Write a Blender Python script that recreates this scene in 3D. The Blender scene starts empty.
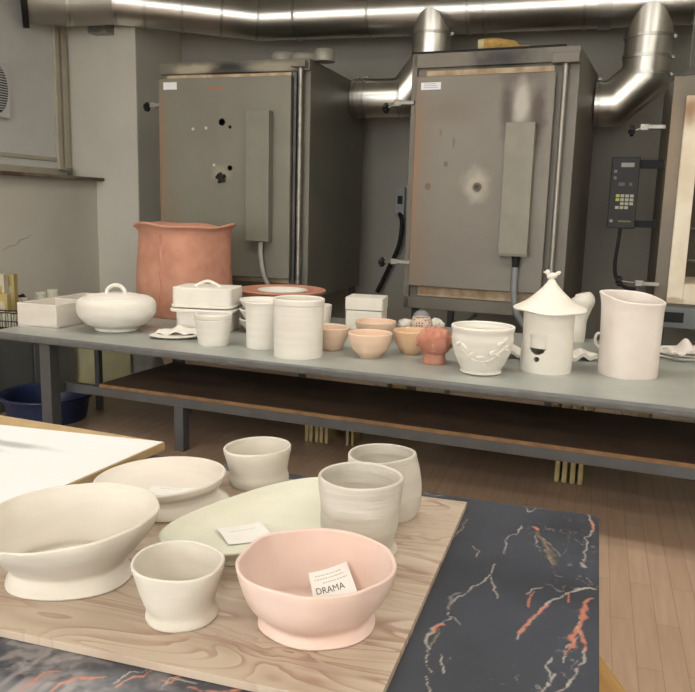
import bpy, bmesh, math, random
from mathutils import Vector, Matrix, noise
random.seed(7)
C = bpy.context.scene.collection
PI = math.pi
# ------------------------------------------------------------------ camera
F, PIT, ROLL, YAW, H = 770.0, 0.177313, 0.026338, 0.307012, 1.45
cy_, sy_, cp_, sp_ = math.cos(YAW), math.sin(YAW), math.cos(PIT), math.sin(PIT)
FW = Vector((-sy_*cp_, cy_*cp_, -sp_)); RT0 = Vector((cy_, sy_, 0)); UP0 = RT0.cross(FW)
RT = math.cos(ROLL)*RT0 + math.sin(ROLL)*UP0
UP = -math.sin(ROLL)*RT0 + math.cos(ROLL)*UP0
EYE = Vector((0, 0, H))
cam_d = bpy.data.cameras.new('camera'); cam = bpy.data.objects.new('camera', cam_d); C.objects.link(cam)
m = Matrix.Identity(4)
for i in range(3):
    m[i][0], m[i][1], m[i][2] = RT[i], UP[i], -FW[i]
m.translation = EYE; cam.matrix_world = m
cam_d.sensor_fit = 'HORIZONTAL'; cam_d.sensor_width = 36; cam_d.lens = F/695*36; cam_d.clip_start = .02
bpy.context.scene.camera = cam
def ray(x, y): return RT*((x-347.5)/F) - UP*((y-346)/F) + FW
def at(x, y, z):
    d = ray(x, y); return EYE + d*((z-H)/d.z)
def atY(x, y, Y):
    d = ray(x, y); return EYE + d*(Y/d.y)
def atX(x, y, X):
    d = ray(x, y); return EYE + d*(X/d.x)
def proj(p):
    d = Vector(p)-EYE; w = d.dot(FW); return (347.5+F*d.dot(RT)/w, 346-F*d.dot(UP)/w, w)
# ------------------------------------------------------------------ materials
MATS = {}
def mat(name, col, rough=.6, metal=0, var=.0, vscale=8, bump=.0, bscale=40, stains=(), col2=None, stretch=(1,1,1), coat=0, emit=0, voro=None, spec=.5):
    """plain procedural surface: colour, soft noise variation, bump, and stains that have a shape of their own"""
    if name in MATS: return MATS[name]
    M = bpy.data.materials.new(name); M.use_nodes = True; nt = M.node_tree; N = nt.nodes; L = nt.links
    b = N['Principled BSDF']; b.inputs['Roughness'].default_value = rough; b.inputs['Metallic'].default_value = metal
    b.inputs['Specular IOR Level'].default_value = spec
    b.inputs['Coat Weight'].default_value = coat
    tc = N.new('ShaderNodeTexCoord'); mp = N.new('ShaderNodeMapping'); mp.inputs['Scale'].default_value = stretch
    L.new(tc.outputs['Object'], mp.inputs[0])
    rgb = N.new('ShaderNodeRGB'); rgb.outputs[0].default_value = (*col, 1); cur = rgb.outputs[0]
    if var or col2:
        nz = N.new('ShaderNodeTexNoise'); nz.inputs['Scale'].default_value = vscale; nz.inputs['Detail'].default_value = 6
        L.new(mp.outputs[0], nz.inputs[0])
        mx = N.new('ShaderNodeMix'); mx.data_type = 'RGBA'
        c2 = col2 or tuple(c*(1-var) for c in col)
        mr = N.new('ShaderNodeMapRange'); mr.inputs[1].default_value = .38; mr.inputs[2].default_value = .66
        L.new(nz.outputs[0], mr.inputs[0]); L.new(mr.outputs[0], mx.inputs[0])
        L.new(cur, mx.inputs[6]); mx.inputs[7].default_value = (*c2, 1); cur = mx.outputs[2]
    for (cx, cy, cz, sx, sy, sz, c, st, edge) in stains:
        m1 = N.new('ShaderNodeMapping'); m1.vector_type = 'POINT'
        m1.inputs['Location'].default_value = (-cx/sx, -cy/sy, -cz/sz); m1.inputs['Scale'].default_value = (1/sx, 1/sy, 1/sz)
        n1 = N.new('ShaderNodeTexNoise'); n1.inputs['Scale'].default_value = 9; n1.inputs['Detail'].default_value = 5
        L.new(tc.outputs['Object'], n1.inputs[0])
        L.new(tc.outputs['Object'], m1.inputs[0])
        ln = N.new('ShaderNodeVectorMath'); ln.operation = 'LENGTH'; L.new(m1.outputs[0], ln.inputs[0])
        ad = N.new('ShaderNodeMath'); ad.operation = 'MULTIPLY_ADD'; L.new(n1.outputs[0], ad.inputs[0]); ad.inputs[1].default_value = .9
        L.new(ln.outputs['Value'], ad.inputs[2])
        r1 = N.new('ShaderNodeMapRange'); r1.interpolation_type = 'SMOOTHSTEP'; r1.inputs[1].default_value = 1.45+edge*.2; r1.inputs[2].default_value = 1.45-edge
        r1.inputs[3].default_value = 0; r1.inputs[4].default_value = st
        L.new(ad.outputs[0], r1.inputs[0])
        mx = N.new('ShaderNodeMix'); mx.data_type = 'RGBA'; L.new(r1.outputs[0], mx.inputs[0]); L.new(cur, mx.inputs[6])
        mx.inputs[7].default_value = (*c, 1); cur = mx.outputs[2]
    L.new(cur, b.inputs['Base Color'])
    if bump:
        nb = N.new('ShaderNodeTexNoise'); nb.inputs['Scale'].default_value = bscale; nb.inputs['Detail'].default_value = 5
        L.new(mp.outputs[0], nb.inputs[0])
        bp = N.new('ShaderNodeBump'); bp.inputs['Strength'].default_value = bump; bp.inputs['Distance'].default_value = .008
        L.new(nb.outputs[0], bp.inputs['Height']); L.new(bp.outputs[0], b.inputs['Normal'])
    if emit:
        b.inputs['Emission Color'].default_value = (*col, 1); b.inputs['Emission Strength'].default_value = emit
    MATS[name] = M; return M
def throwing(name, col, rough=.75, col2=None, zs=60, bump=.25):
    """clay with faint horizontal throwing rings"""
    return mat(name, col, rough, bump=bump, bscale=6, stretch=(1, 1, zs/6), col2=col2, vscale=3, spec=.25)
CW = throwing('bisque_white', (.80, .775, .715), col2=(.74, .71, .645))
CW2 = mat('bisque_smooth', (.80, .77, .70), .75, col2=(.75, .71, .64), vscale=9, bump=.15, bscale=60, spec=.25)
CPINKW = mat('bisque_rosy_white', (.78, .72, .67), .75, col2=(.74, .66, .60), vscale=7, bump=.2, bscale=50, spec=.25)
CPEACH = throwing('bisque_peach', (.80, .61, .47), col2=(.76, .55, .41))
CGREY = throwing('bisque_grey_beige', (.64, .605, .54), col2=(.54, .505, .445), zs=50, bump=.6)
CBEIGE = throwing('bisque_beige', (.66, .62, .55), col2=(.58, .54, .475), zs=25, bump=.5)
CCREAM = throwing('bisque_cream', (.72, .675, .61), col2=(.67, .62, .555), zs=25, bump=.3)
CGREEN = mat('bisque_pale_green', (.72, .72, .61), .7, col2=(.67, .67, .56), vscale=6, bump=.3, bscale=30, spec=.25)
CPINK = mat('bisque_pink', (.73, .57, .515), .55, col2=(.70, .51, .43), vscale=5, bump=.2, bscale=25, spec=.35)
TERRA = mat('terracotta', (.46, .195, .135), .85, col2=(.58, .30, .22), vscale=9, bump=.5, bscale=45, spec=.2)
TERRAP = mat('terracotta_pale', (.55, .285, .20), .8, col2=(.47, .225, .155), vscale=9, bump=.2, bscale=45, spec=.2)
BENCH = mat('bench_laminate', (.36, .375, .345), .36, col2=(.31, .325, .30), vscale=4, bump=.05, bscale=60)
STEELP = mat('painted_steel_dark', (.085, .088, .092), .5, var=.2)
BROWN = mat('shelf_board_brown', (.15, .098, .068), .6, var=.3, vscale=5)
BROWNE = mat('shelf_board_edge', (.26, .14, .06), .6, var=.3, vscale=14)
CHROME = mat('galvanised_duct', (.70, .69, .65), .30, 1, var=.2, vscale=2.2, bump=.04, bscale=9)
DUCTG = mat('duct_grey', (.36, .34, .29), .4, .5, var=.2, vscale=3)
CHR2 = mat('duct_seam', (.5, .5, .48), .35, 1)
BLACK = mat('black_plastic', (.012, .012, .012), .6, spec=.3)
DKMET = mat('dark_metal', (.10, .10, .10), .45, .7, var=.3)
ZINC = mat('zinc', (.34, .33, .30), .45, .8, var=.3, vscale=20)
WHITEP = mat('white_plastic', (.66, .67, .68), .4)
LABEL = mat('white_label', (.75, .76, .78), .5)
PAPER = mat('paper', (.80, .79, .76), .8, var=.04)
CABLEG = mat('grey_conduit', (.22, .23, .24), .5)
INK = mat('ink', (.06, .06, .06), .7)
INKG = mat('faint_ink', (.45, .45, .44), .7)
BRICKY = mat('firebrick', (.50, .40, .27), .9, col2=(.34, .23, .14), vscale=12, bump=.4)
# ------------------------------------------------------------------ mesh helpers
def tag(o, label=None, cat=None, group=None, kind=None):
    if label: o['label'] = label
    if cat: o['category'] = cat
    if group: o['group'] = group
    if kind: o['kind'] = kind
    return o
def thing(name, label, cat, loc=(0, 0, 0), rz=0, group=None):
    o = bpy.data.objects.new(name, None); C.objects.link(o); o.location = loc; o.rotation_euler = (0, 0, rz)
    o.empty_display_size = .05
    return tag(o, label, cat, group)
def fin(bm, name, mt, parent=None, smooth=False, bevel=0, loc=None, rz=0, seg=2, ang=40):
    me = bpy.data.meshes.new(name)
    bmesh.ops.recalc_face_normals(bm, faces=bm.faces)
    bm.to_mesh(me); bm.free()
    o = bpy.data.objects.new(name, me); C.objects.link(o)
    for q in (mt if isinstance(mt, (list, tuple)) else [mt]): me.materials.append(q)
    if smooth:
        for p in me.polygons: p.use_smooth = True
        if ang < 180: me.set_sharp_from_angle(angle=math.radians(ang))
    if bevel:
        bv = o.modifiers.new('bevel', 'BEVEL'); bv.width = bevel; bv.segments = seg; bv.limit_method = 'ANGLE'; bv.angle_limit = .6
    if parent: o.parent = parent
    if loc is not None: o.location = loc
    if rz: o.rotation_euler = (0, 0, rz)
    return o
def B(): return bmesh.new()
def box(bm, x0, x1, y0, y1, z0, z1, mi=0):
    vs = [bm.verts.new(p) for p in ((x0,y0,z0),(x1,y0,z0),(x1,y1,z0),(x0,y1,z0),(x0,y0,z1),(x1,y0,z1),(x1,y1,z1),(x0,y1,z1))]
    for f in ((0,3,2,1),(4,5,6,7),(0,1,5,4),(1,2,6,5),(2,3,7,6),(3,0,4,7)):
        bm.faces.new([vs[i] for i in f]).material_index = mi
    return bm
def bx(*a): return box(B(), *a)
def prism(bm, pts, z0, z1):
    a = [bm.verts.new((p[0], p[1], z0)) for p in pts]; b = [bm.verts.new((p[0], p[1], z1)) for p in pts]
    n = len(pts); bm.faces.new(a[::-1]); bm.faces.new(b)
    for i in range(n): bm.faces.new((a[i], a[(i+1) % n], b[(i+1) % n], b[i]))
    return bm
def tube(bm, path, r, n=14, cap=True):
    path = [Vector(p) for p in path]; rs = r if isinstance(r, (list, tuple)) else [r]*len(path)
    t0 = (path[1]-path[0]).normalized(); ref = Vector((0, 0, 1)) if abs(t0.z) < .9 else Vector((1, 0, 0))
    nrm = t0.cross(ref).normalized(); rings = []
    for i, p in enumerate(path):
        if i == 0: t = path[1]-path[0]
        elif i == len(path)-1: t = path[-1]-path[-2]
        else: t = (path[i+1]-p).normalized()+(p-path[i-1]).normalized()
        t.normalize(); nrm = (nrm-t*nrm.dot(t)).normalized(); bn = t.cross(nrm)
        k = 1
        if 0 < i < len(path)-1:
            k = 1/max(.6, t.dot((p-path[i-1]).normalized()))
        ring = []
        for j in range(n):
            a = 2*PI*j/n
            ring.append(bm.verts.new(p+rs[i]*(nrm*math.cos(a)+bn*math.sin(a))))
        if k > 1.001:  # mitred joint: stretch in the plane of the bend
            bd = ((path[i+1]-p).normalized()-(p-path[i-1]).normalized())
            if bd.length > 1e-5:
                bd.normalize()
                for v in ring: v.co += bd*((v.co-p).dot(bd))*(k-1)
        rings.append(ring)
    for a, b in zip(rings, rings[1:]):
        for j in range(n): bm.faces.new((a[j], a[(j+1) % n], b[(j+1) % n], b[j]))
    if cap: bm.faces.new(rings[0][::-1]); bm.faces.new(rings[-1])
    return bm
def cat_rom(pts, k=6, closed=False):
    out = []; n = len(pts)
    rng = range(n) if closed else range(n-1)
    for i in rng:
        p0, p1, p2, p3 = (pts[(i-1) % n], pts[i], pts[(i+1) % n], pts[(i+2) % n]) if closed else (pts[max(i-1, 0)], pts[i], pts[i+1], pts[min(i+2, n-1)])
        for j in range(k):
            t = j/k
            out.append(tuple(.5*((2*b)+(-a+c)*t+(2*a-5*b+4*c-d)*t*t+(-a+3*b-3*c+d)*t**3) for a, b, c, d in zip(p0, p1, p2, p3)))
    if not closed: out.append(tuple(pts[-1]))
    return out
def lathe(bm, prof, n=64, warp=None):
    """prof: (r, z) pairs; r = 0 only at the ends; warp(x, y, z) bends the finished surface"""
    rings = []
    for r, z in prof:
        if r < 1e-6: rings.append([bm.verts.new((0, 0, z))])
        else: rings.append([bm.verts.new((r*math.cos(2*PI*j/n), r*math.sin(2*PI*j/n), z)) for j in range(n)])
    for a, b in zip(rings, rings[1:]):
        for j in range(n):
            k = (j+1) % n
            if len(a) == 1 and len(b) == 1: continue
            if len(a) == 1: bm.faces.new((a[0], b[k], b[j]))
            elif len(b) == 1: bm.faces.new((a[j], a[k], b[0]))
            else: bm.faces.new((a[j], a[k], b[k], b[j]))
    if warp:
        for v in bm.verts: v.co = Vector(warp(*v.co))
    return bm
def vessel_prof(outer, t, floor, sm=5):
    """outer wall from foot to rim, rounded lip, inner wall back down to the inside floor"""
    o = cat_rom(outer, sm) if sm > 1 else list(outer)
    rt, zt = o[-1]
    prof = [(0, o[0][1]+t*.35), (max(o[0][0]-t*1.2, t*.3), o[0][1]+t*.35), (o[0][0]-t*.5, o[0][1])]+o
    prof += [(rt-t*.15, zt+t*.3), (rt-t*.5, zt+t*.42), (rt-t*.85, zt+t*.3)]
    inner = [(r-t, z) for r, z in o[::-1] if z > floor and r-t > t*.2]
    prof += inner
    ri = inner[-1][0] if inner else rt*.5
    prof += [(ri*.93, floor+t*.1), (ri*.6, floor-t*.1), (0, floor-t*.1)]
    return prof
# scale at a point of the picture: metres per pixel sideways and upward
def scales(p, hpx=20):
    x, y, w = proj(p); s = w/F
    x2, y2, w2 = proj(Vector(p)+Vector((0, 0, hpx*s)))
    return s, hpx*s/(y-y2)
def base_center(cx, yb, r, z):
    """point on plane z whose foot circle of r px just reaches picture row yb"""
    y = yb-r*.3
    for _ in range(12):
        p = at(cx, y, z); s = proj(p)[2]/F
        tow = Vector((-ray(cx, y).x, -ray(cx, y).y, 0)).normalized()
        q = proj(p+tow*r*s)
        y += yb-q[1]
    return at(cx, y, z)
def wobble(amp, k=3, ph=0, z0=0, h=1, tilt=(0, 0), oval=(1, 1), orz=0, shift=(0, 0), rim=0, rk=3, nz=0):
    co, so = math.cos(orz), math.sin(orz)
    def w(x, y, z):
        q = max(0, z/h); a = math.atan2(y, x)
        s = 1+amp*math.sin(k*a+ph)*(.4+.6*q)+amp*.6*math.sin((k-1)*a+2*ph+1)
        x, y = x*s, y*s
        u, v = x*co+y*so, -x*so+y*co; u *= 1+(oval[0]-1)*1; v *= oval[1]; x, y = u*co-v*so, u*so+v*co
        r = math.hypot(x, y)
        z2 = z+q*q*(tilt[0]*x+tilt[1]*y)+rim*h*q*q*math.sin(rk*a+ph)*min(1, r/(.3*h+1e-6))
        if nz:
            n = noise.noise(Vector((x, y, z))*(14)+Vector((ph, ph, ph)))
            x += x*n*nz; y += y*n*nz
        return (x+shift[0]*q, y+shift[1]*q, z2)
    return w
def pot(name, label, cat, cx, yb, prof, z, mt, t=3, floor=5, group=None, n=72, warp=None, parent=None, sm=5, base=None, **wk):
    r0 = prof[0][0]
    p = base if base is not None else base_center(cx, yb, r0, z)
    s, v = scales(p, prof[-1][1])
    pr = vessel_prof([(r*s, h*v) for r, h in prof], t*s, floor*v, sm)
    hh = prof[-1][1]*v
    if 'shift' in wk: wk['shift'] = (wk['shift'][0]*s, wk['shift'][1]*s)
    w = warp or (wobble(wk.pop('amp', .006), h=hh, **wk))
    bm = lathe(B(), pr, n, w)
    o = fin(bm, name, mt, parent, smooth=True, ang=180, loc=p)
    if not parent: tag(o, label, cat, group)
    o['_s'] = s
    return o, p, s, v
# ================================================================== ROOM
WALL = mat('wall_paint', (.66, .635, .555), .8, col2=(.61, .585, .51), vscale=1.6, bump=.12, bscale=25)
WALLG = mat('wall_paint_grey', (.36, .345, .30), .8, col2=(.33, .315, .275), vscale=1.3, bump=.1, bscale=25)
CEIL = mat('ceiling_paint', (.6, .58, .52), .9)
XR, YN, ZC = 2.8, -6.5, 3.66
YW, YC, KY = 7.55, 6.69, 5.75   # back wall, column front, kiln fronts
def struct(name, bm, mt, **k): return tag(fin(bm, name, mt, **k), kind='structure')
# floor: laminate planks running along the depth of the room
FL = bpy.data.materials.new('floor_planks'); FL.use_nodes = True
nt = FL.node_tree; N, L = nt.nodes, nt.links; b = N['Principled BSDF']; b.inputs['Roughness'].default_value = .36
tc = N.new('ShaderNodeTexCoord'); mp = N.new('ShaderNodeMapping'); mp.inputs['Rotation'].default_value = (0, 0, PI/2)
L.new(tc.outputs['Object'], mp.inputs[0])
br = N.new('ShaderNodeTexBrick'); br.inputs['Scale'].default_value = 1; br.inputs['Brick Width'].default_value = .62; br.inputs['Row Height'].default_value = .078
br.inputs['Mortar Size'].default_value = .0014; br.inputs['Mortar Smooth'].default_value = .3
br.inputs['Color1'].default_value = (.40, .275, .195, 1); br.inputs['Color2'].default_value = (.44, .31, .222, 1); br.inputs['Mortar'].default_value = (.25, .165, .115, 1)
L.new(mp.outputs[0], br.inputs[0])
m2 = N.new('ShaderNodeMapping'); m2.inputs['Scale'].default_value = (30, 2.2, 1); L.new(tc.outputs['Object'], m2.inputs[0])
nz = N.new('ShaderNodeTexNoise'); nz.inputs['Scale'].default_value = 1.4; nz.inputs['Detail'].default_value = 7; L.new(m2.outputs[0], nz.inputs[0])
mr = N.new('ShaderNodeMapRange'); mr.inputs[3].default_value = .78; mr.inputs[4].default_value = 1.2; L.new(nz.outputs[0], mr.inputs[0])
vm = N.new('ShaderNodeVectorMath'); vm.operation = 'SCALE'; L.new(br.outputs[0], vm.inputs[0]); L.new(mr.outputs[0], vm.inputs['Scale']); L.new(vm.outputs[0], b.inputs['Base Color'])
struct('floor', bx(-5.5, XR, YN, YW+.1, -.1, 0), FL)
struct('ceiling', bx(-5.5, XR, YN, YW+.1, ZC, ZC+.1), CEIL)
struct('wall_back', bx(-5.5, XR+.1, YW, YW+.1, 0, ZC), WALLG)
struct('wall_right', bx(XR, XR+.1, YN, YW, 0, ZC), WALL)
struct('wall_near', bx(-5.5, XR, YN-.1, YN, 0, ZC), WALL)
struct('wall_column', bx(-5.5, -4.31, YC, YW, 0, ZC), WALL, bevel=.012)
sill_z = atY(98, 178, YC).z
XL, XW = -4.786, -5.04
bm = bx(-5.5, XL, YN, YC, 0, sill_z-.03)
wl = struct('wall_left', bm, WALL)
struct('wall_left_upper', bx(-5.5, XW-.06, YN, YC, sill_z, ZC), WALL)
# window niche: frame posts, rail, white infill panel
wf = struct('window_1', bx(XW-.06, XW-.03, 3.0, 6.46, sill_z+.02, ZC), mat('window_panel', (.68, .68, .66), .5, var=.05))
TRIMC = mat('window_trim_paint', (.50, .46, .36), .55, var=.12, vscale=6)
bm = B()
box(bm, XW-.06, XW+.0, 6.46, 6.53, sill_z, ZC); box(bm, XW-.06, XW-.01, 6.575, 6.655, sill_z, ZC)
box(bm, XW-.06, XW+.01, 3.0, 6.65, sill_z+.0, sill_z+.075); box(bm, XW-.06, XW-.015, 3.0, 6.46, sill_z+.14, sill_z+.18)
struct('trim_1', bm, TRIMC, bevel=.008)
bm = bx(-5.4, XL+.10, 2.9, YC-.003, sill_z-.03, sill_z)
struct('trim_2', bm, mat('sill_board', (.12, .07, .05), .55, col2=(.30, .26, .2), vscale=5), bevel=.01)
hl = thing('window_handle', 'small brass-grey casement handle low on the window frame at the left', 'handle', atX(70, 172, XW+.03))
p = atX(70, 172, XW+.03)
fin(bx(-.03, .01, -.02, .03, -.03, .04), 'base_plate', ZINC, hl, bevel=.006)
fin(tube(B(), [(.012, 0, 0), (.03, -.03, .0), (.03, -.2, .01)], .011), 'lever', ZINC, hl, smooth=True)
# crack in the plaster of the left wall
pts = [atX(x, y, XL+.0005) for x, y in ((2, 251), (10, 246), (16, 245), (20, 240), (27, 238), (31, 234))]
tag(fin(tube(B(), pts, [.001, .003, .002, .004, .002, .001], 6), 'wall_crack', mat('crack_dark', (.30, .28, .235), .9), smooth=True), 'ragged dark crack in the plaster under the window sill', 'crack')
# ventilation grille in the window panel
gp = atX(-5, 88, XW+.0)
g = thing('ventilation_grille', 'white square wall fan with a round louvred grille at left edge', 'vent', gp)
pb = atX(10, 119, XW); hw = abs(pb.y-gp.y); hz = abs(gp.z-pb.z)
fin(bx(-.03, .012, -hw, hw, -hz, hz), 'housing', WHITEP, g, bevel=.01)
bm = B()
for k in range(-8, 9):
    zz = k*hz*.8/9; ww = math.sqrt(max(.01, (hz*.8)**2-zz*zz))*hw/hz
    box(bm, .012, .022, -ww, ww, zz-.004, zz+.004)
fin(bm, 'louvres', WHITEP, g)
bm = tube(B(), [(.006, 0, 0), (.0135, 0, 0)], hz*.86, 40)
for v in bm.verts: v.co.y *= hw/hz
fin(bm, 'fan_opening', mat('grille_dark', (.05, .055, .06), .6), g)
# ================================================================== KILNS
STAINK = lambda w, h: [(.0, 0, h*.5, .10, 9, h*.9, (.22, .12, .06), .6, .9), (.0, 0, h*.30, .16, 9, .35, (.24, .14, .08), .5, .9)]
class Kiln:
    def __init__(s, label, x, y, rot, grp='kilns against the back wall'):
        s.o = Vector((x, y, 0)); s.rot = rot; s.u = Vector((math.cos(rot), math.sin(rot), 0)); s.n = Vector((-math.sin(rot), math.cos(rot), 0))
        s.root = thing('kiln', label, 'kiln', s.o, rot, grp)
    def uz(s, px, py, dy=0):
        d = ray(px, py); o = s.o+s.n*dy; t = (o-EYE).dot(s.n)/d.dot(s.n); p = EYE+d*t-s.o
        return p.dot(s.u), (EYE+d*t).z
    def part(s, name, bm, mt, parent=None, **k): return fin(bm, name, mt, parent or s.root, **k)
    def latch(s, px, py, px2, py2, dy=-.03):
        u0, z0 = s.uz(px, py, dy); u1, z1 = s.uz(px2, py2, dy)
        h = fin(bx(u1-.05, u1+.06, dy-.02, dy+.03, z1-.014, z1+.014), 'latch_bracket', ZINC, s.root, bevel=.004)
        fin(bx(u1-.10, u1-.04, dy-.012, dy+.012, z1-.022, z1+.022), 'clevis', ZINC, h, bevel=.005)
        fin(tube(B(), [(u0, dy, z0), (u1-.05, dy, z1)], .007), 'threaded_rod', ZINC, h, smooth=True)
        bm = B()
        for k in range(5):
            a = 2*PI*k/5+.3; tube(bm, [(u0, dy, z0), (u0+.0, dy+.036*math.cos(a), z0+.036*math.sin(a))], [.017, .013], 8)
        tube(bm, [(u0-.025, dy, z0), (u0+.02, dy, z0)], [.018, .022], 12)
        fin(bm, 'star_knob', BLACK, h, smooth=True)
def shell(k, name, W, D, z0, z1, mt, side):
    return k.part(name, bx(0, W, 0, D, z0, z1), [mt], bevel=.008)
K_Z0, K_Z1 = .712, 2.559
# ---- kiln 1 (left)
k1 = Kiln('kiln with star-knob holes, leftmost of three, behind terracotta pot', -3.467, KY, 0)
W1 = 1.295
KD = 1.42
kg = (.15, .144, .115)
soot = (.015, .013, .012); rust = (.20, .11, .06); pale = (.42, .38, .29)
k1body = mat('kiln_steel_left', kg, .42, .15, var=.15, vscale=3, stains=[(.35, 0, 2.50, .30, .5, .05, (.42, .37, .28), .75, .6), (.98, 0, 2.50, .26, .5, .05, (.36, .31, .23), .65, .6), (.62, 0, 2.50, .22, .5, .09, soot, .97, .8), (.62, 0, 2.47, .34, .5, .03, (.06, .05, .04), .8, .8)])
k1side = k1body
k1.part('cabinet', bx(0, W1, 0, KD, K_Z0, K_Z1), k1body, bevel=.006)
u0, zt = k1.uz(164, 80, -.07); u1, zb = k1.uz(290, 276, -.07)
u1 = k1.uz(290, 180, -.07)[0]; zt = k1.uz(230, 77, -.07)[1]; zb = k1.uz(250, 277, -.07)[1]; u0 = .015
du, dz = k1.uz(222, 178, -.08)
doorm = mat('kiln_door_left', (.195, .188, .152), .45, .1, var=.12, vscale=2.5, stains=[(.03, -.08, 1.8, .08, 9, .85, (.24, .15, .08), .75, .9), (du-.02, -.08, dz+.03, .10, 9, .10, (.36, .33, .25), .5, .6), (du, -.08, dz+.35, .05, 9, .35, (.20, .19, .16), .4, .6), (u1, -.08, 1.1, .25, 9, .3, (.19, .18, .15), .3, .6), (.12, -.08, 1.2, .12, 9, .5, (.20, .15, .10), .6, .9)])
dr = k1.part('door', bx(u0, u1, -.075, -.012, zb, zt), doorm, bevel=.006)
k1.part('door_gasket', bx(u0+.05, u1-.02, -.02, 0, zb-.04, zt+.03), BRICKY)
k1.part('top_rail', bx(.0, W1, -.03, -.001, K_Z1-.09, K_Z1), k1body, bevel=.004)
a, zb1 = k1.uz(245, 241, -.16); b2, zt1 = k1.uz(269, 110, -.16); a = k1.uz(245, 180, -.16)[0]; b2 = k1.uz(268.5, 180, -.16)[0]
cb = k1.part('terminal_cover', bx(a, b2, -.16, -.075, zb1, zt1), mat('cover_grey', (.19, .185, .15), .45, .1, var=.08), bevel=.004)
fin(tube(B(), cat_rom([((a+b2)/2+.02, -.12, zb1), ((a+b2)/2+.02, -.12, zb1-.12), ((a+b2)/2+.05, -.10, zb1-.30), ((a+b2)/2+.12, -.05, zb1-.42)], 5), .018), 'conduit', mat('conduit_pale', (.36, .36, .32), .5), cb, smooth=True)
for (x, y, r) in ((222, 122, .024), (230, 127, .011), (230, 168, .018), (219, 176, .018)):
    uu, zz = k1.uz(x, y, -.077)
    bm = B()
    for q in range(5):
        aa = q*2*PI/5; tube(bm, [(uu+.4*r*math.cos(aa), -.076, zz+.4*r*math.sin(aa)), (uu+.4*r*math.cos(aa), -.081, zz+.4*r*math.sin(aa))], r*.8, 10)
    fin(bm, 'burnt_hole', mat('soot_hole', (.01, .01, .01), .9), dr)
bm = B()
for q in range(5):
    aa = q*2*PI/5+.5; tube(bm, [(du, -.10, dz), (du+.042*math.cos(aa), -.10, dz+.042*math.sin(aa))], [.016, .013], 8)
tube(bm, [(du, -.07, dz), (du, -.11, dz)], .02, 12)
fin(bm, 'star_knob', BLACK, dr, smooth=True)
for (x, y) in ((193, 129), (206, 128), (214, 165)):
    uu, zz = k1.uz(x, y, -.077); fin(tube(B(), [(uu, -.074, zz), (uu, -.079, zz)], .012, 12), 'scuff_spot', mat('pale_spot', (.5, .48, .42), .7), dr)
uu, zz = k1.uz(170, 86, -.077); fin(bx(uu-.06, uu+.06, -.078, -.074, zz-.028, zz+.028), 'label_plate', LABEL, dr)
uu, zz = k1.uz(216, 88, -.077)
bm = B()
for q in range(7): box(bm, uu-.06+q*.018, uu-.05+q*.018, -.0775, -.074, zz-.012+random.uniform(-.003, .003), zz+.010)
fin(bm, 'orange_mark', mat('orange_print', (.40, .13, .05), .7), dr)
rx = k1.uz(299.5, 180, -.04)[0]
k1.part('hinge_rod', tube(B(), [(rx, -.045, K_Z0+.05), (rx, -.045, K_Z1-.02)], .019, 16), ZINC, smooth=True)
k1.part('hinge_bracket', bx(rx-.07, rx+.05, -.09, 0, K_Z1-.07, K_Z1-.02), k1body, bevel=.004)
k1.part('door_edge_trim', bx(u1+.015, u1+.035, -.05, 0, zb-.02, zt+.02), DKMET)
k1.latch(147, 107, 161, 105)
for (x, y, r, h) in ((281, 52, .10, .075), (302, 50, .115, .06), (322, 53, .085, .09)):
    p = atY(x, y, KY+.14); bm = lathe(B(), [(0, K_Z1), (r, K_Z1), (r*.95, K_Z1+h*.7), (r*.75, K_Z1+h), (0, K_Z1+h)], 24)
    fin(bm, 'vent_cap', mat('vent_cap_grey', (.30, .29, .25), .5, .3), k1.root, smooth=True, loc=(p.x-k1.o.x+.02, .14, 0), ang=50)
def stand(k, W, D):
    for (x, y) in ((.04, .04), (W-.08, .04), (.04, D-.08), (W-.08, D-.08)):
        k.part('leg', bx(x, x+.05, y, y+.05, 0, K_Z0), STEELP)
    k.part('stand_rail', bx(.04, W-.03, .05, .08, .12, .17), STEELP); k.part('stand_rail', bx(.04, W-.03, D-.07, D-.04, .12, .17), STEELP)
stand(k1, W1, KD)
# ---- kiln 2 (middle)
R2 = -math.radians(5.2)
pK2 = atY(411, 150, KY)
k2 = Kiln('kiln with pale scorched door and one peephole, middle of three', pK2.x, KY, R2)
W2 = k2.uz(571, 190, 0)[0]; 
k2body = mat('kiln_steel_middle', (.165, .148, .122), .45, .12, var=.15, vscale=3, stains=[(.66, 0, 2.50, .30, .5, .14, soot, .97, .9)])
cabm = k2.part('cabinet', bx(0, W2, 0, 1.16, K_Z0, K_Z1), k2body, bevel=.006)
e0 = k2.uz(416, 77, -.07); e1 = k2.uz(556, 77, -.07); e2 = k2.uz(409, 286, -.07); e3 = k2.uz(520, 292, -.07)
dl, drr, dtop, dbot = (e0[0]+e2[0])/2, k2.uz(548, 190, -.07)[0], e0[1], (e2[1]+e3[1])/2
ph = k2.uz(477, 187, -.08); bxa = k2.uz(505, 122, -.08); bxm = k2.uz(520, 100, -.08)
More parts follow.
